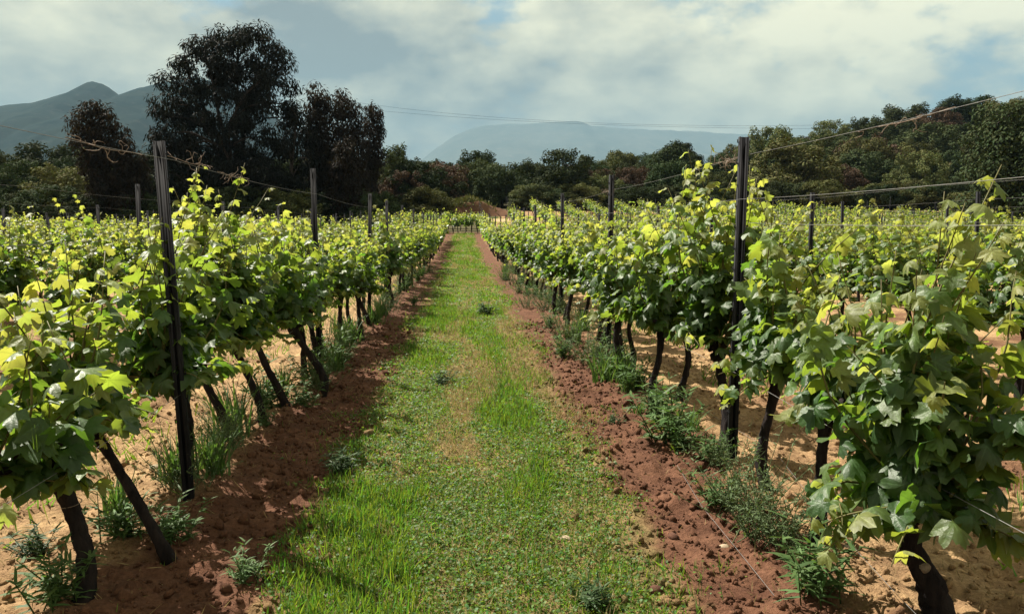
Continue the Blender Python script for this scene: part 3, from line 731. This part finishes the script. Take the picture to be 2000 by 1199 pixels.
# ------------------------------------------------------------------ weeds
BL_V = np.array([(-0.5, 0, 0), (0.5, 0, 0), (0.42, 0.55, 0.10), (-0.42, 0.55, 0.10), (0, 1, -0.04)]); BL_F = np.array([(0, 1, 2), (0, 2, 3), (3, 2, 4)])
def weed_parts(kind, seed):
    r = np.random.default_rng(seed); st = MB(); lf = MB()
    if kind == 0:        # leafy upright weed with narrow leaves
        P = []; D = []; S = []
        for _ in range(15):
            d = unit(np.array([r.normal(0, 0.45), r.normal(0, 0.45), 1.0])); L = r.uniform(0.10, 0.25); b0 = r.normal(0, 0.035, 3) * (1, 1, 0); st.tube([b0, b0 + d * L * 0.5, b0 + d * L + (0, 0, -0.01)], [0.003, 0.0025, 0.0015], 4)
            for k in range(19):
                q = r.uniform(0.12, 1.0); az = r.uniform(0, 6.28); P.append(b0 + d * L * q); D.append(np.array([math.cos(az), math.sin(az), r.uniform(0.1, 1.0)])); S.append((0.011, r.uniform(0.04, 0.085), 0.03))
        P = np.array(P); D = unit(np.array(D)); V, F, _ = scatter(BL_V, BL_F, P, frames(np.array([0, 0, 1.0]) + 0.3 * r.normal(0, 1, P.shape), D), np.array(S)); lf.add(V, F)
    elif kind == 1:      # wiry bush with tiny leaves
        P = []; D = []; S = []
        for _ in range(46):
            d = unit(np.array([r.normal(0, 0.55), r.normal(0, 0.55), 1.0])); L = r.uniform(0.16, 0.46); b0 = r.normal(0, 0.06, 3) * (1, 1, 0); bend = r.normal(0, 0.05, 3)
            q = np.linspace(0, 1, 5); C_ = b0 + d * (L * q)[:, None] + bend * (q ** 2)[:, None]; st.tube(C_, np.linspace(0.0022, 0.001, 5), 4, cap=False)
            for k in range(22):
                t_ = r.uniform(0.15, 1); az = r.uniform(0, 6.28); P.append(np.array([np.interp(t_, q, C_[:, c]) for c in range(3)])); D.append(np.array([math.cos(az), math.sin(az), r.uniform(-0.2, 1.2)])); S.append((0.006, r.uniform(0.014, 0.034), 0.02))
        P = np.array(P); D = unit(np.array(D)); V, F, _ = scatter(BL_V, BL_F, P, frames(np.array([0, 0, 1.0]) + 0.5 * r.normal(0, 1, P.shape), D), np.array(S)); lf.add(V, F)
    else:                # grass tuft with arching blades
        for _ in range(75):
            az = r.uniform(0, 6.28); o_ = np.array([math.cos(az), math.sin(az), 0]); L = r.uniform(0.12, 0.30); sp = r.uniform(0.15, 0.75); b0 = r.normal(0, 0.035, 3) * (1, 1, 0)
            q = np.linspace(0, 1, 5); C_ = b0 + np.outer(q ** 1.5 * L * sp, o_) + np.outer(L * (q - 0.35 * sp * q ** 3), (0, 0, 1)); s_ = np.array([-o_[1], o_[0], 0]); wd = 0.0045 * (1 - q ** 2) + 0.0004
            V = np.vstack([C_ + s_ * wd[:, None], C_ - s_ * wd[:, None]]); F = [f for k in range(4) for f in ((k, k + 1, k + 6), (k, k + 6, k + 5))]; lf.add(V, F)
        st.tube([(0, 0, -0.02), (0, 0, 0.03)], [0.03, 0.02], 7)
    return st, lf
WM = []
for kind, mt in ((0, 'weed'), (0, 'weed'), (1, 'weedgrey'), (1, 'weedgrey'), (2, 'weed'), (2, 'weed'), (0, 'weeddark')):
    st, lf = weed_parts(kind, 900 + len(WM)); WM.append((st.mesh('weed_stem', M[mt], smooth=True), lf.mesh('weed_foliage', M[mt]), kind))
WNAME = {0: 'narrow_leaved_weed', 1: 'wiry_weed', 2: 'grass_tuft'}
def weed(x, y, v, s, label, group='weeds growing along the vine rows'):
    e = link(WNAME[WM[v][2]], None, None, (x, y, float(soil_z(np.array([x]), np.array([y]))[0]) - 0.005), float(rng.uniform(0, 6.28)), float(s)); e.empty_display_size = 0.1
    tag(e, label, 'weed', group); link('stem', WM[v][0], e); tag(link('foliage', WM[v][1], e), kind='stuff')
for px, py, v, s, lab in ((240, 1050, 0, 1.0, 'leafy narrow-leaved weed beside the foot of the long slanting trunk'),
        (105, 1188, 1, 1.0, 'spreading narrow-leaved weed at the foot of the upright shaggy trunk'),
        (345, 1058, 0, 0.8, 'small narrow-leaved weed against the foot of the long slanting trunk'),
        (345, 940, 4, 1.0, 'grass tuft at the foot of the dark leaning post'), (415, 925, 5, 1.2, 'broad grass tuft just past the dark leaning post'),
        (455, 850, 4, 1.5, 'big grass tuft between the thin slanting trunks'), (530, 800, 0, 1.5, 'leafy weed between the thin slanting trunks'),
        (485, 1145, 0, 0.6, 'lone small weed in the red tilled strip by the eucalyptus side row'), (70, 1085, 6, 0.7, 'low dark weed on the pale soil behind the shaggy trunk'),
        (1490, 1050, 2, 1.05, 'big wiry grey-green weed at the foot of the tall steel post'), (1440, 1010, 3, 0.85, 'wiry grey-green weed leaning from the foot of the tall steel post'),
        (1540, 1060, 3, 0.75, 'wiry weed against the trunk between steel post and stout trunk'),
        (1585, 1165, 1, 1.15, 'leafy pale green weed beside the slack wire'), (1300, 868, 0, 1.5, 'leafy weed bush below the straight dark trunk'),
        (1285, 820, 1, 1.3, 'leafy weed against the straight dark trunk'), (1235, 765, 0, 1.3, 'leafy weed under the vine with the high shoot'),
        (1390, 905, 0, 0.9, 'small bright weed beside the tall steel post'), (1185, 735, 1, 1.2, 'leafy weed at the edge of the red strip under the vines'),
        (1200, 830, 6, 0.45, 'tiny dark weed alone in the red tilled strip by the wooded hill side row'),
        (948, 616, 6, 1.2, 'dark green weed clump alone in the middle of the grass path'), (862, 750, 6, 0.8, 'flat dark weed clump in the grass path by the shadows'),
        (672, 925, 6, 0.8, 'dark weed clump at the shadowed edge of the grass path'), (1160, 1185, 6, 0.6, 'dark weed clump at the sunny edge of the grass path')):
    x, y = on_ground(px, py); weed(x, y, v, s, lab)
for k in range(16):
    sg = 1 if k % 2 else -1; y = 3.4 + 3.6 * k / 16 + rng.uniform(-0.2, 0.2); X = (ROW_R - 0.10 if sg > 0 else ROW_L - 0.02) + rng.normal(0, 0.15)
    weed(X, y, int(rng.choice([0, 1, 2, 3, 4, 5])), rng.uniform(0.4, 0.95), 'weed tuft under the vines of the ' + (SIDE_R if sg > 0 else SIDE_L))
for k in range(70):
    sg = 1 if k % 2 else -1; y = 6.5 + 18 * (k / 70) ** 1.3 + rng.uniform(-0.3, 0.3); X = (ROW_R - 0.12 if sg > 0 else ROW_L + 0.05) + rng.normal(0, 0.16)
    weed(X, y, int(rng.choice([0, 1, 2, 3, 4, 5])), rng.uniform(0.8, 1.5), 'weed tuft under the vines of the ' + (SIDE_R if sg > 0 else SIDE_L))

# ------------------------------------------------------------------ grass, litter, clods, stones
def spread(N, x0, x1, y0, y1):
    return rng.uniform(x0, x1, N), rng.uniform(y0, y1, N)
def blades(x, y, h, wd, lean=0.7):
    N = len(x); pos = np.stack([x, y, soil_z(x, y) - 0.004], 1)
    rot = frames(np.stack([rng.normal(0, 1, N), rng.normal(0, 1, N), np.full(N, 0.15)], 1), np.stack([rng.normal(0, lean, N), rng.normal(0, lean, N), np.ones(N)], 1))
    V, F, _ = scatter(np.array([(-0.5, 0, 0), (0.5, 0, 0), (0.32, 0.6, 0.02), (0, 1, 0.10)]), np.array([(0, 1, 2), (0, 2, 3)]), pos, rot, np.stack([wd, h, h], 1))
    return V, F
def clover(x, y, s, hmax):
    N = len(x); pos = np.stack([x, y, soil_z(x, y) + rng.uniform(0.002, hmax, N)], 1)
    rot = frames(np.stack([rng.normal(0, 0.45, N), rng.normal(0, 0.45, N), np.ones(N)], 1), rng.normal(0, 1, (N, 3)))
    V, F, _ = scatter(np.array([(0, -0.5, 0), (0.5, 0.1, 0.12), (0, 0.6, 0), (-0.5, 0.1, 0.12)]), np.array([(0, 1, 2), (0, 2, 3)]), pos, rot, s)
    return V, F
def grass_mask(x, y):
    c = np.where(x > 0.04, 0.84 + 0.08 * sstep(3, 6, y), 0.94) - 0.55 * (fbm(x, y, 2.2, 4, 41) - 0.32)
    edge = np.maximum(1 - sstep(c - 0.30, c + 0.05, np.abs(x - 0.05)), 0.10 * sstep(0.58, 0.68, fbm(x, y, 5.0, 3, 57)))
    n = fbm(x * 1.7, y * 0.24 + 3.0, 1.9, 4, 61); n2 = fbm(x, y * 0.4, 6.0, 3, 71)
    bare = 0.85 * sstep(0.53, 0.68, n + 0.35 * (n2 - 0.5) + 0.10 * sstep(0.05, 0.6, x) * (1 - sstep(6, 16, y)))
    return edge, bare
def build_grass():
    g = MB(); d = MB()
    for (y0, y1, dens, sc) in ((1.9, 4.0, 26000, 1.0), (4.0, 7.0, 13500, 1.25), (7.0, 13.0, 5200, 1.8), (13.0, 26.0, 1700, 2.7), (26.0, 58.0, 600, 4.5)):
        N = int(dens * 2.35 * (y1 - y0)); x, y = spread(N, -1.15, 1.2, y0, y1); e, bare = grass_mask(x, y)
        keep = rng.random(N) < e * (1 - 0.90 * bare) * (0.35 + 1.1 * fbm(x, y * 0.5, 4.0, 3, 15))
        x1, y1_ = x[keep], y[keep]; half = rng.random(len(x1)) < 0.55; tallp = 0.6 + 0.9 * sstep(0.45, 0.65, fbm(x1 * 1.4, y1_ * 0.4, 2.2, 3, 33))
        h = rng.uniform(0.018, 0.062, len(x1)) * (0.8 + 0.2 * sc) * tallp
        V, F = blades(x1[half], y1_[half], h[half], 0.0042 * sc * np.ones(half.sum())); g.add(V, F)
        V, F = clover(x1[~half], y1_[~half], rng.uniform(0.006, 0.016, (~half).sum()) * sc ** 0.85, 0.030); g.add(V, F)
        kd = rng.random(N) < e * (0.07 + 0.40 * bare) * 0.75
        xd, yd = x[kd], y[kd]; V, F = blades(xd, yd, rng.uniform(0.02, 0.075, len(xd)) * (0.8 + 0.2 * sc), 0.003 * sc * np.ones(len(xd)), 1.3); d.add(V, F)
    tag(link('grass', g.mesh('grass', M['grass'])), 'short green grass and clover covering the path between the vine rows', 'grass', kind='stuff')
    # dry litter on the soil
    N = 16000; x, y = spread(N, -3.4, 3.4, 1.9, 11); k = rng.random(N) < 0.35 + 0.65 * (np.abs(x) > 1.1)
    x, y = x[k], y[k]; V, F = blades(x, y, rng.uniform(0.02, 0.07, len(x)), 0.0028 * np.ones(len(x)), 3.0); d.add(V, F)
    tag(link('dry_grass', d.mesh('dry_grass', M['straw'])), 'straw coloured dead grass and litter scattered over path and soil', 'dry grass', kind='stuff')
    s = MB()                                                        # other alleys
    for k in range(-13, 20):
        if k == 0: continue
        X = 0.085 + ROW_GAP * k; y0 = max(2.5, (abs(X) - 1) / 0.78); y1 = 78 if k > 0 else 55
        if y0 > y1: continue
        N = int((y1 - y0) * (330 if abs(k) < 3 else 60)); x, y = spread(N, X - 0.8, X + 0.8, y0, y1)
        keep = fbm(x, y, 1.2, 3, 81) > (0.44 if k < 0 else 0.55); x, y = x[keep], y[keep]
        V, F = blades(x, y, rng.uniform(0.05, 0.13, len(x)), (0.010 if abs(k) < 3 else 0.03) * np.ones(len(x))); s.add(V, F)
    tag(link('alley_grass', s.mesh('alley_grass', M['grass'])), 'patchy green grass in the alleys beyond the two bordering rows', 'grass', kind='stuff')
build_grass()

ico = (1 + 5 ** 0.5) / 2
IV = unit(np.array([(-1, ico, 0), (1, ico, 0), (-1, -ico, 0), (1, -ico, 0), (0, -1, ico), (0, 1, ico), (0, -1, -ico), (0, 1, -ico), (ico, 0, -1), (ico, 0, 1), (-ico, 0, -1), (-ico, 0, 1)]))
IF = np.array([(0,11,5),(0,5,1),(0,1,7),(0,7,10),(0,10,11),(1,5,9),(5,11,4),(11,10,2),(10,7,6),(7,1,8),(3,9,4),(3,4,2),(3,2,6),(3,6,8),(3,8,9),(4,9,5),(2,4,11),(6,2,10),(8,6,7),(9,8,1)])
def build_clods():
    b = MB()
    for k in range(4):
        T = IV * (1 + np.random.default_rng(k).uniform(-0.55, 0.35, (12, 1)))
        for (x0, x1, n, y1) in ((-1.5, -0.55, 1500, 11), (0.55, 1.5, 1700, 11), (-3.6, -1.4, 1400, 8), (1.4, 3.6, 1600, 8), (-0.6, 0.6, 150, 8)):
            q = rng.random(n) ** 1.7; y = 1.9 + q * (y1 - 1.9); x = rng.uniform(x0, x1, n)
            s = np.minimum(0.003 + rng.exponential(0.0048, n), 0.040) * (1 + y * 0.03)
            pos = np.stack([x, y, soil_z(x, y) + s * 0.2], 1); rot = frames(rng.normal(0, 1, (n, 3)), rng.normal(0, 1, (n, 3)))
            V, F, _ = scatter(T, IF, pos, rot, s[:, None] * rng.uniform(0.6, 1.25, (n, 3))); b.add(V, F)
    tag(link('soil_clods', b.mesh('soil_clods', M['soil'])), 'crumbly reddish clods scattered over the tilled soil', 'soil', kind='stuff')
build_clods()
def stone(px, py, s, lab, mat='stone', flat=0.6):
    x, y = on_ground(px, py); r = np.random.default_rng(px)
    V = IV; F = IF; mid = {}; NV = list(V); NF = []
    for a, b_, c in F:
        def m_(i, j):
            kk = (min(i, j), max(i, j))
            if kk not in mid: mid[kk] = len(NV); NV.append(unit((NV[i] + NV[j]) / 2))
            return mid[kk]
        ab, bc, ca = m_(a, b_), m_(b_, c), m_(c, a); NF += [(a, ab, ca), (b_, bc, ab), (c, ca, bc), (ab, bc, ca)]
    V = np.array(NV) * (1 + r.uniform(-0.16, 0.14, (len(NV), 1))) * np.array([1, r.uniform(0.65, 0.95), flat]) * s
    o = link('stone' if mat == 'stone' else 'soil_lump', mesh_np('stone', V, np.array(NF), M[mat], smooth=False), None, (x, y, float(soil_z(np.array([x]), np.array([y]))[0]) + s * flat * 0.35), r.uniform(0, 6)); tag(o, lab, 'stone' if mat == 'stone' else 'clod')
stone(303, 918, 0.036, 'pale stone on the sandy soil behind the dark leaning post')
stone(290, 990, 0.022, 'small pale stone near the foot of the long slanting trunk')
stone(700, 1048, 0.022, 'dark soil lump lying alone in the grass', 'darkclod', 0.8)
stone(600, 1162, 0.022, 'flat pale stone half buried in the grass', flat=0.35)
stone(1315, 1055, 0.028, 'dark lump on the red strip beside the wiry weed', 'darkclod')
stone(1415, 1075, 0.022, 'grey stone on the red strip below the wiry weed')
stone(1280, 1160, 0.030, 'dark lump at the sunny edge of the grass', 'darkclod', 0.5)
stone(1660, 1070, 0.030, 'flat stone in the shade beside the slack wire', flat=0.4)
stone(1105, 1050, 0.030, 'pale flat stone showing through the thin grass', flat=0.25)

# ------------------------------------------------------------------ trees
LFV = np.array([(0, 0, 0), (0.5, 0.45, 0.12), (0, 1, 0), (-0.5, 0.45, 0.12)]); LFF = np.array([(0, 1, 2), (0, 2, 3)])
def clump_leaves(mb, cen, rad, n, r, lw, ll, droop, mat=0):
    d = unit(r.normal(0, 1, (n, 3))); q = r.random(n) ** 0.33
    pos = cen + d * (rad * q)[:, None] * np.array([1, 1, 0.85])
    tip = d * (1 - droop) * 0.8 + np.array([0, 0, -droop * 1.6]) + r.normal(0, 0.35, (n, 3))
    nr = d * 1.1 + np.array([0, 0, 0.3]) + r.normal(0, 0.32 + 0.3 * droop, (n, 3))
    V, F, _ = scatter(LFV, LFF, pos, frames(nr, tip), np.stack([np.full(n, lw) * r.uniform(0.7, 1.3, n), ll * r.uniform(0.6, 1.3, n), np.full(n, ll * 0.5)], 1)); mb.add(V, F, mat)

def silhouette_tree(name, label, base_px, D, outl, ncl, crad, nleaf, mat, seed, leaders, depth=0.75, lw=0.11, ll=0.42, trunk_r=0.45, droop=0.7, group=None, wood='treebark'):
    """crown whose clumps fill the outline read off the photo [(row, left, right)], standing at distance D"""
    r = np.random.default_rng(seed); bx = at_depth(base_px, HZ, D).x; bz = gz(bx, D)
    oy = np.array([p[0] for p in outl], float); ol = np.array([p[1] for p in outl], float); orr = np.array([p[2] for p in outl], float)
    k = D / FPX; cl = []; tries = 0
    while len(cl) < ncl and tries < 20000:
        tries += 1; py = r.uniform(oy[0], oy[-1]); l_, r_ = np.interp(py, oy, ol), np.interp(py, oy, orr); rp = min(crad * r.uniform(0.65, 1.25), 0.5 * (r_ - l_))
        px = r.uniform(l_ + rp * 0.8, max(l_ + rp * 0.81, r_ - rp * 0.8)); half = 0.5 * (r_ - l_); off = (px - (l_ + r_) / 2) / max(half, 1)
        if py - rp * 0.7 < oy[0]: continue
        dep = r.uniform(-1, 1) * half * k * depth * math.sqrt(max(0.05, 1 - off * off))
        w_ = at_depth(px, py, D); c = np.array([w_.x - bx, dep, w_.z - bz]); R_ = rp * k
        if all(np.linalg.norm(c - o[0]) > 0.62 * (R_ + o[1]) for o in cl): cl.append((c, R_))
    e = link(name, None, None, (bx, D, bz)); tag(e, label, 'tree', group)
    tr = MB(); top = max(c[2] for c, _ in cl)
    fork = 0.10 * top; tr.tube([(0, 0, -0.5), (0.05, 0, fork * 0.5), (0.0, 0, fork)], [trunk_r * 1.25, trunk_r, trunk_r * 0.9], 9, 0, 0.08, r)
    ld = []
    for i in range(leaders):
        tgt = cl[int(r.integers(len(cl)))][0] if i else max(cl, key=lambda c: c[0][2])[0]
        q = np.linspace(0, 1, 9); P = np.stack([tgt[0] * q ** 1.35, tgt[1] * q ** 1.35, fork + (tgt[2] - fork) * q], 1) + np.cumsum(r.normal(0, 0.08, (9, 3)), 0) * q[:, None]
        tr.tube(P, trunk_r * np.linspace(0.62, 0.09, 9), 6, 0, 0.08, r); ld.append(P)
    LD = np.vstack(ld)
    for c, R_ in cl:
        ok = LD[LD[:, 2] < c[2] - 0.1]; ok = ok if len(ok) else LD
        a = ok[np.argmin(np.linalg.norm(ok - c, axis=1))]; m_ = (a + c) / 2 + (0, 0, 0.12 * np.linalg.norm(c - a))
        tr.tube([a, m_, c, c + r.normal(0, 0.4, 3) * R_], np.array([0.10, 0.07, 0.045, 0.02]) * (trunk_r / 0.45), 5, 0, cap=False)
    link('trunk', tr.mesh('tree_trunk', M[wood], smooth=True), e)
    cr = MB()
    for c, R_ in cl:
        n = int(nleaf * (R_ / (crad * k)) ** 2); clump_leaves(cr, c, R_, n, r, lw, ll, droop)
        for _ in range(4): clump_leaves(cr, c + unit(r.normal(0, 1, 3)) * R_ * 0.85, R_ * 0.5, n // 7, r, lw, ll, droop)
    tag(link('crown', cr.mesh('tree_crown', M[mat]), e), kind='stuff')
    return e

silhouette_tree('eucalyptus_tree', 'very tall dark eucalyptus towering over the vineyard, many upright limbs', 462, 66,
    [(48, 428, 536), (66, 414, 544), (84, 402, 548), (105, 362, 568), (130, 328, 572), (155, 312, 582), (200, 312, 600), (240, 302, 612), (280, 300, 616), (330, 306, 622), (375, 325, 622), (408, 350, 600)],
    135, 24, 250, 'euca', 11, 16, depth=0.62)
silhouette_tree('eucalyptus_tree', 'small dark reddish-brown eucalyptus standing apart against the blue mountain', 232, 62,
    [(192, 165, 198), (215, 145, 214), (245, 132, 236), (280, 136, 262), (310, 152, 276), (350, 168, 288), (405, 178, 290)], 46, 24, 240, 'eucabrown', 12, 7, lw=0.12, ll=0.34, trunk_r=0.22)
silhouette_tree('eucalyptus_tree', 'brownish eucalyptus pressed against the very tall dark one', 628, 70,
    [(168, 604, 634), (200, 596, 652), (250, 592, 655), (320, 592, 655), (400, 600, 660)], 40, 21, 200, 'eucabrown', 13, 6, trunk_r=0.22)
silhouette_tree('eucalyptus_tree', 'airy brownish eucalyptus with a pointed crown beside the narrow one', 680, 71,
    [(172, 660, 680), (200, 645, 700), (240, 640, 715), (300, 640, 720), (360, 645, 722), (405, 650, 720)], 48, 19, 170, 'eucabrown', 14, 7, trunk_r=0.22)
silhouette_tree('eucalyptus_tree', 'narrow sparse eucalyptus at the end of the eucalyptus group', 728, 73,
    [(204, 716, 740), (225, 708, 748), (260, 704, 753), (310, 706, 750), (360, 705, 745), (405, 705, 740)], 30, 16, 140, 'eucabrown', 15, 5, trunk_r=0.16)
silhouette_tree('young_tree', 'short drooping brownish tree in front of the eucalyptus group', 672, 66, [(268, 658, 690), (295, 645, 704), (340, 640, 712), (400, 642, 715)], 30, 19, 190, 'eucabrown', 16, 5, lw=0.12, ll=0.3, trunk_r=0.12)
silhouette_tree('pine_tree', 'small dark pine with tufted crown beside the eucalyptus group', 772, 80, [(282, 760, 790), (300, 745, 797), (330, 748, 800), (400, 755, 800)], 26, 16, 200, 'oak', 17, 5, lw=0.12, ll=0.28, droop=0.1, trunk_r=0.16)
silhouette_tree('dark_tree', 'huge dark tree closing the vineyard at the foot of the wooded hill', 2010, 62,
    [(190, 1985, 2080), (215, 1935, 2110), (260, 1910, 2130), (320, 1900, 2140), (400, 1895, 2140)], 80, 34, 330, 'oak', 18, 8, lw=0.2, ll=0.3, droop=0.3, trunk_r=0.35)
silhouette_tree('slender_tree', 'slender tree with a tufted crown standing above the woods below the far mountain', 1325, 118, [(274, 1312, 1340), (290, 1290, 1344), (310, 1270, 1345), (335, 1280, 1335)], 20, 14, 150, 'oak', 19, 5, lw=0.25, ll=0.4, droop=0.2, trunk_r=0.2)

def round_tree_proto(seed, flat):
    r = np.random.default_rng(seed); cl = []; tries = 0
    while len(cl) < 40 and tries < 4000:
        tries += 1; a = r.uniform(0, 6.28); h = r.uniform(0.22, 0.93); rr = 0.52 * math.sqrt(max(0, 1 - ((h - 0.42) / 0.60) ** 2)) * r.uniform(0.35, 1.0)
        c = np.array([rr * math.cos(a), rr * math.sin(a), h * flat]); R_ = r.uniform(0.09, 0.15)
        if all(np.linalg.norm(c - o[0]) > 0.58 * (R_ + o[1]) for o in cl): cl.append((c, R_))
    tr = MB(); tr.tube([(0, 0, -0.08), (0.01, 0.01, 0.12), (0.0, 0.02, 0.3 * flat)], [0.036, 0.028, 0.022], 7, 0, 0.1, r)
    for c, R_ in cl[:16]: tr.tube([(0, 0.02, 0.26 * flat), (c * 0.5 + (0, 0, 0.1 * flat)), c], [0.016, 0.010, 0.004], 4, 0, cap=False)
    cr = MB()
    for c, R_ in cl:
        clump_leaves(cr, c, R_, 210, r, 0.026, 0.038, 0.1)
        for _ in range(3): clump_leaves(cr, c + unit(r.normal(0, 1, 3)) * R_ * 0.85, R_ * 0.5, 45, r, 0.024, 0.036, 0.1)
    return tr, cr
TP = []
for s_, fl in ((1, 0.9), (2, 1.0), (3, 0.8), (4, 1.05), (5, 0.85)):
    tr, cr = round_tree_proto(200 + s_, fl); tm = tr.mesh('tree_trunk', M['treebark'], smooth=True); base = cr.mesh('tree_crown', M['oak']); v = {'oak': base}
    for mt in ('olive', 'russet'):
        c2 = base.copy(); c2.materials[0] = M[mt]; v[mt] = c2
    TP.append((tm, v))
def forest_tree(x, y, h, mt, name, label, cat, group, wide=1.0):
    tm, v = TP[int(rng.integers(len(TP)))]
    e = link(name, None, None, (x, y, gz(x, y) - 0.15), float(rng.uniform(0, 6.28)), (h * wide, h * wide, h)); e.empty_display_size = 0.1
    tag(e, label, cat, group); link('trunk', tm, e); tag(link('crown', v[mt], e), kind='stuff')
FLAB = {'oak': 'rounded dark evergreen tree in the woods beyond the vines', 'olive': 'rounded olive-green tree in the woods beyond the vines', 'russet': 'rounded russet-brown tree in the woods beyond the vines'}
pts = []
def poisson(n, u0, u1, d0, d1, sp):
    for _ in range(n):
        d = rng.uniform(d0, d1); u = rng.uniform(u0, u1); x, y = u * d, d
        if all((x - a) ** 2 + (y - b_) ** 2 > sp * sp for a, b_ in pts): pts.append((x, y))
poisson(4200, -0.72, -0.30, 74, 96, 5.2)
poisson(4200, -0.31, 0.22, 88, 122, 5.4)
poisson(6000, 0.18, 0.86, 92, 182, 7.6)
pts = [p for p in pts if not (abs(p[0] - 1.8) < 5.5 and p[1] < 84)]
for x, y in pts:
    u = x / y; q = rng.random(); mt = 'russet' if q < (0.13 if u > -0.3 else 0.03) else ('olive' if q < 0.42 else 'oak')
    forest_tree(x, y, rng.uniform(5.0, 9.2) * (0.80 if u < -0.3 else (1.05 if u > 0.38 else 0.80)), mt, 'woodland_tree', FLAB[mt].replace('in the woods beyond the vines', 'on the wooded hill slope' if u > 0.3 else ('behind the eucalyptus trees' if u < -0.12 else 'in the woods below the far mountain')), 'tree', 'trees of the woods beyond the vines', rng.uniform(0.95, 1.25))
for px, D, h, mt, lab in ((850, 83, 6.2, 'russet', 'large russet tree above the red earth bank'), (812, 80, 5.6, 'oak', 'dark tree beside the red earth bank'), (790, 78, 4.0, 'russet', 'low russet tree at the field edge beside the pine'),
                          (872, 82, 4.4, 'oak', 'dark bushy tree at the top of the red earth bank'), (1690, 118, 8.5, 'russet', 'broad pinkish-brown tree standing out on the wooded hill')):
    forest_tree(at_depth(px, HZ, D).x, D, h, mt, 'woodland_tree', lab, 'tree', None, 1.15)
for k in range(46):
    u = -0.03 + 0.80 * k / 45 + rng.normal(0, 0.006); D = rng.uniform(84, 87) - max(0, u - 0.45) * 40
    if u < 0.07: continue
    forest_tree(u * D, D, rng.uniform(2.4, 3.6), 'oak' if rng.random() < 0.7 else 'olive', 'shrub', 'dense shrub along the far edge of the vineyard under the wooded hill', 'shrub', 'shrubs along the vineyard edge', 1.5)
for k in range(22):
    u = -0.64 + 0.60 * k / 21 + rng.normal(0, 0.006); D = rng.uniform(60, 64) + 6 * (u > -0.2)
    forest_tree(u * D, D, rng.uniform(2.0, 3.4), 'oak' if rng.random() < 0.8 else 'olive', 'shrub', 'dense shrub along the vineyard edge at the foot of the eucalyptus trees', 'shrub', 'shrubs under the eucalyptus trees', 1.45)

# ------------------------------------------------------------------ overhead line
def power_line():
    e = link('power_line', None, None, (0, 150, 0)); tag(e, 'thin overhead cables crossing the sky above the woods', 'power line')
    for i, (p0, p1, p2) in enumerate((((560, 178), (1150, 240), (1900, 236)), ((560, 196), (1150, 243), (1900, 250)))):
        A, B_, Cc = [np.array(at_depth(*p, 150 + i)) - (0, 150, 0) for p in (p0, p1, p2)]
        q = np.linspace(0, 1, 30)[:, None]; P = A * (1 - q) ** 2 + 2 * q * (1 - q) * (2 * B_ - 0.5 * A - 0.5 * Cc) + Cc * q ** 2
        b = MB(); b.tube(P, 0.018, 5); link('cable', b.mesh('cable', M['steel'], smooth=True), e)
power_line()

# ------------------------------------------------------------------ haze
def build_haze():
    b = MB(); b.box((-14500, -450, -60), (14500, 16200, 2050)); m, t, o = new_mat('haze_air')
    v = t.node('ShaderNodeVolumePrincipled'); v.inputs['Color'].default_value = (0.21, 0.34, 0.45, 1); v.inputs['Density'].default_value = 1.0e-4; v.inputs['Anisotropy'].default_value = 0.0
    t.l.new(v.outputs[0], o.inputs['Volume'])
    tag(link('haze', b.mesh('haze', m)), 'thin bluish haze filling the air towards the mountains', 'haze', kind='stuff')
build_haze()
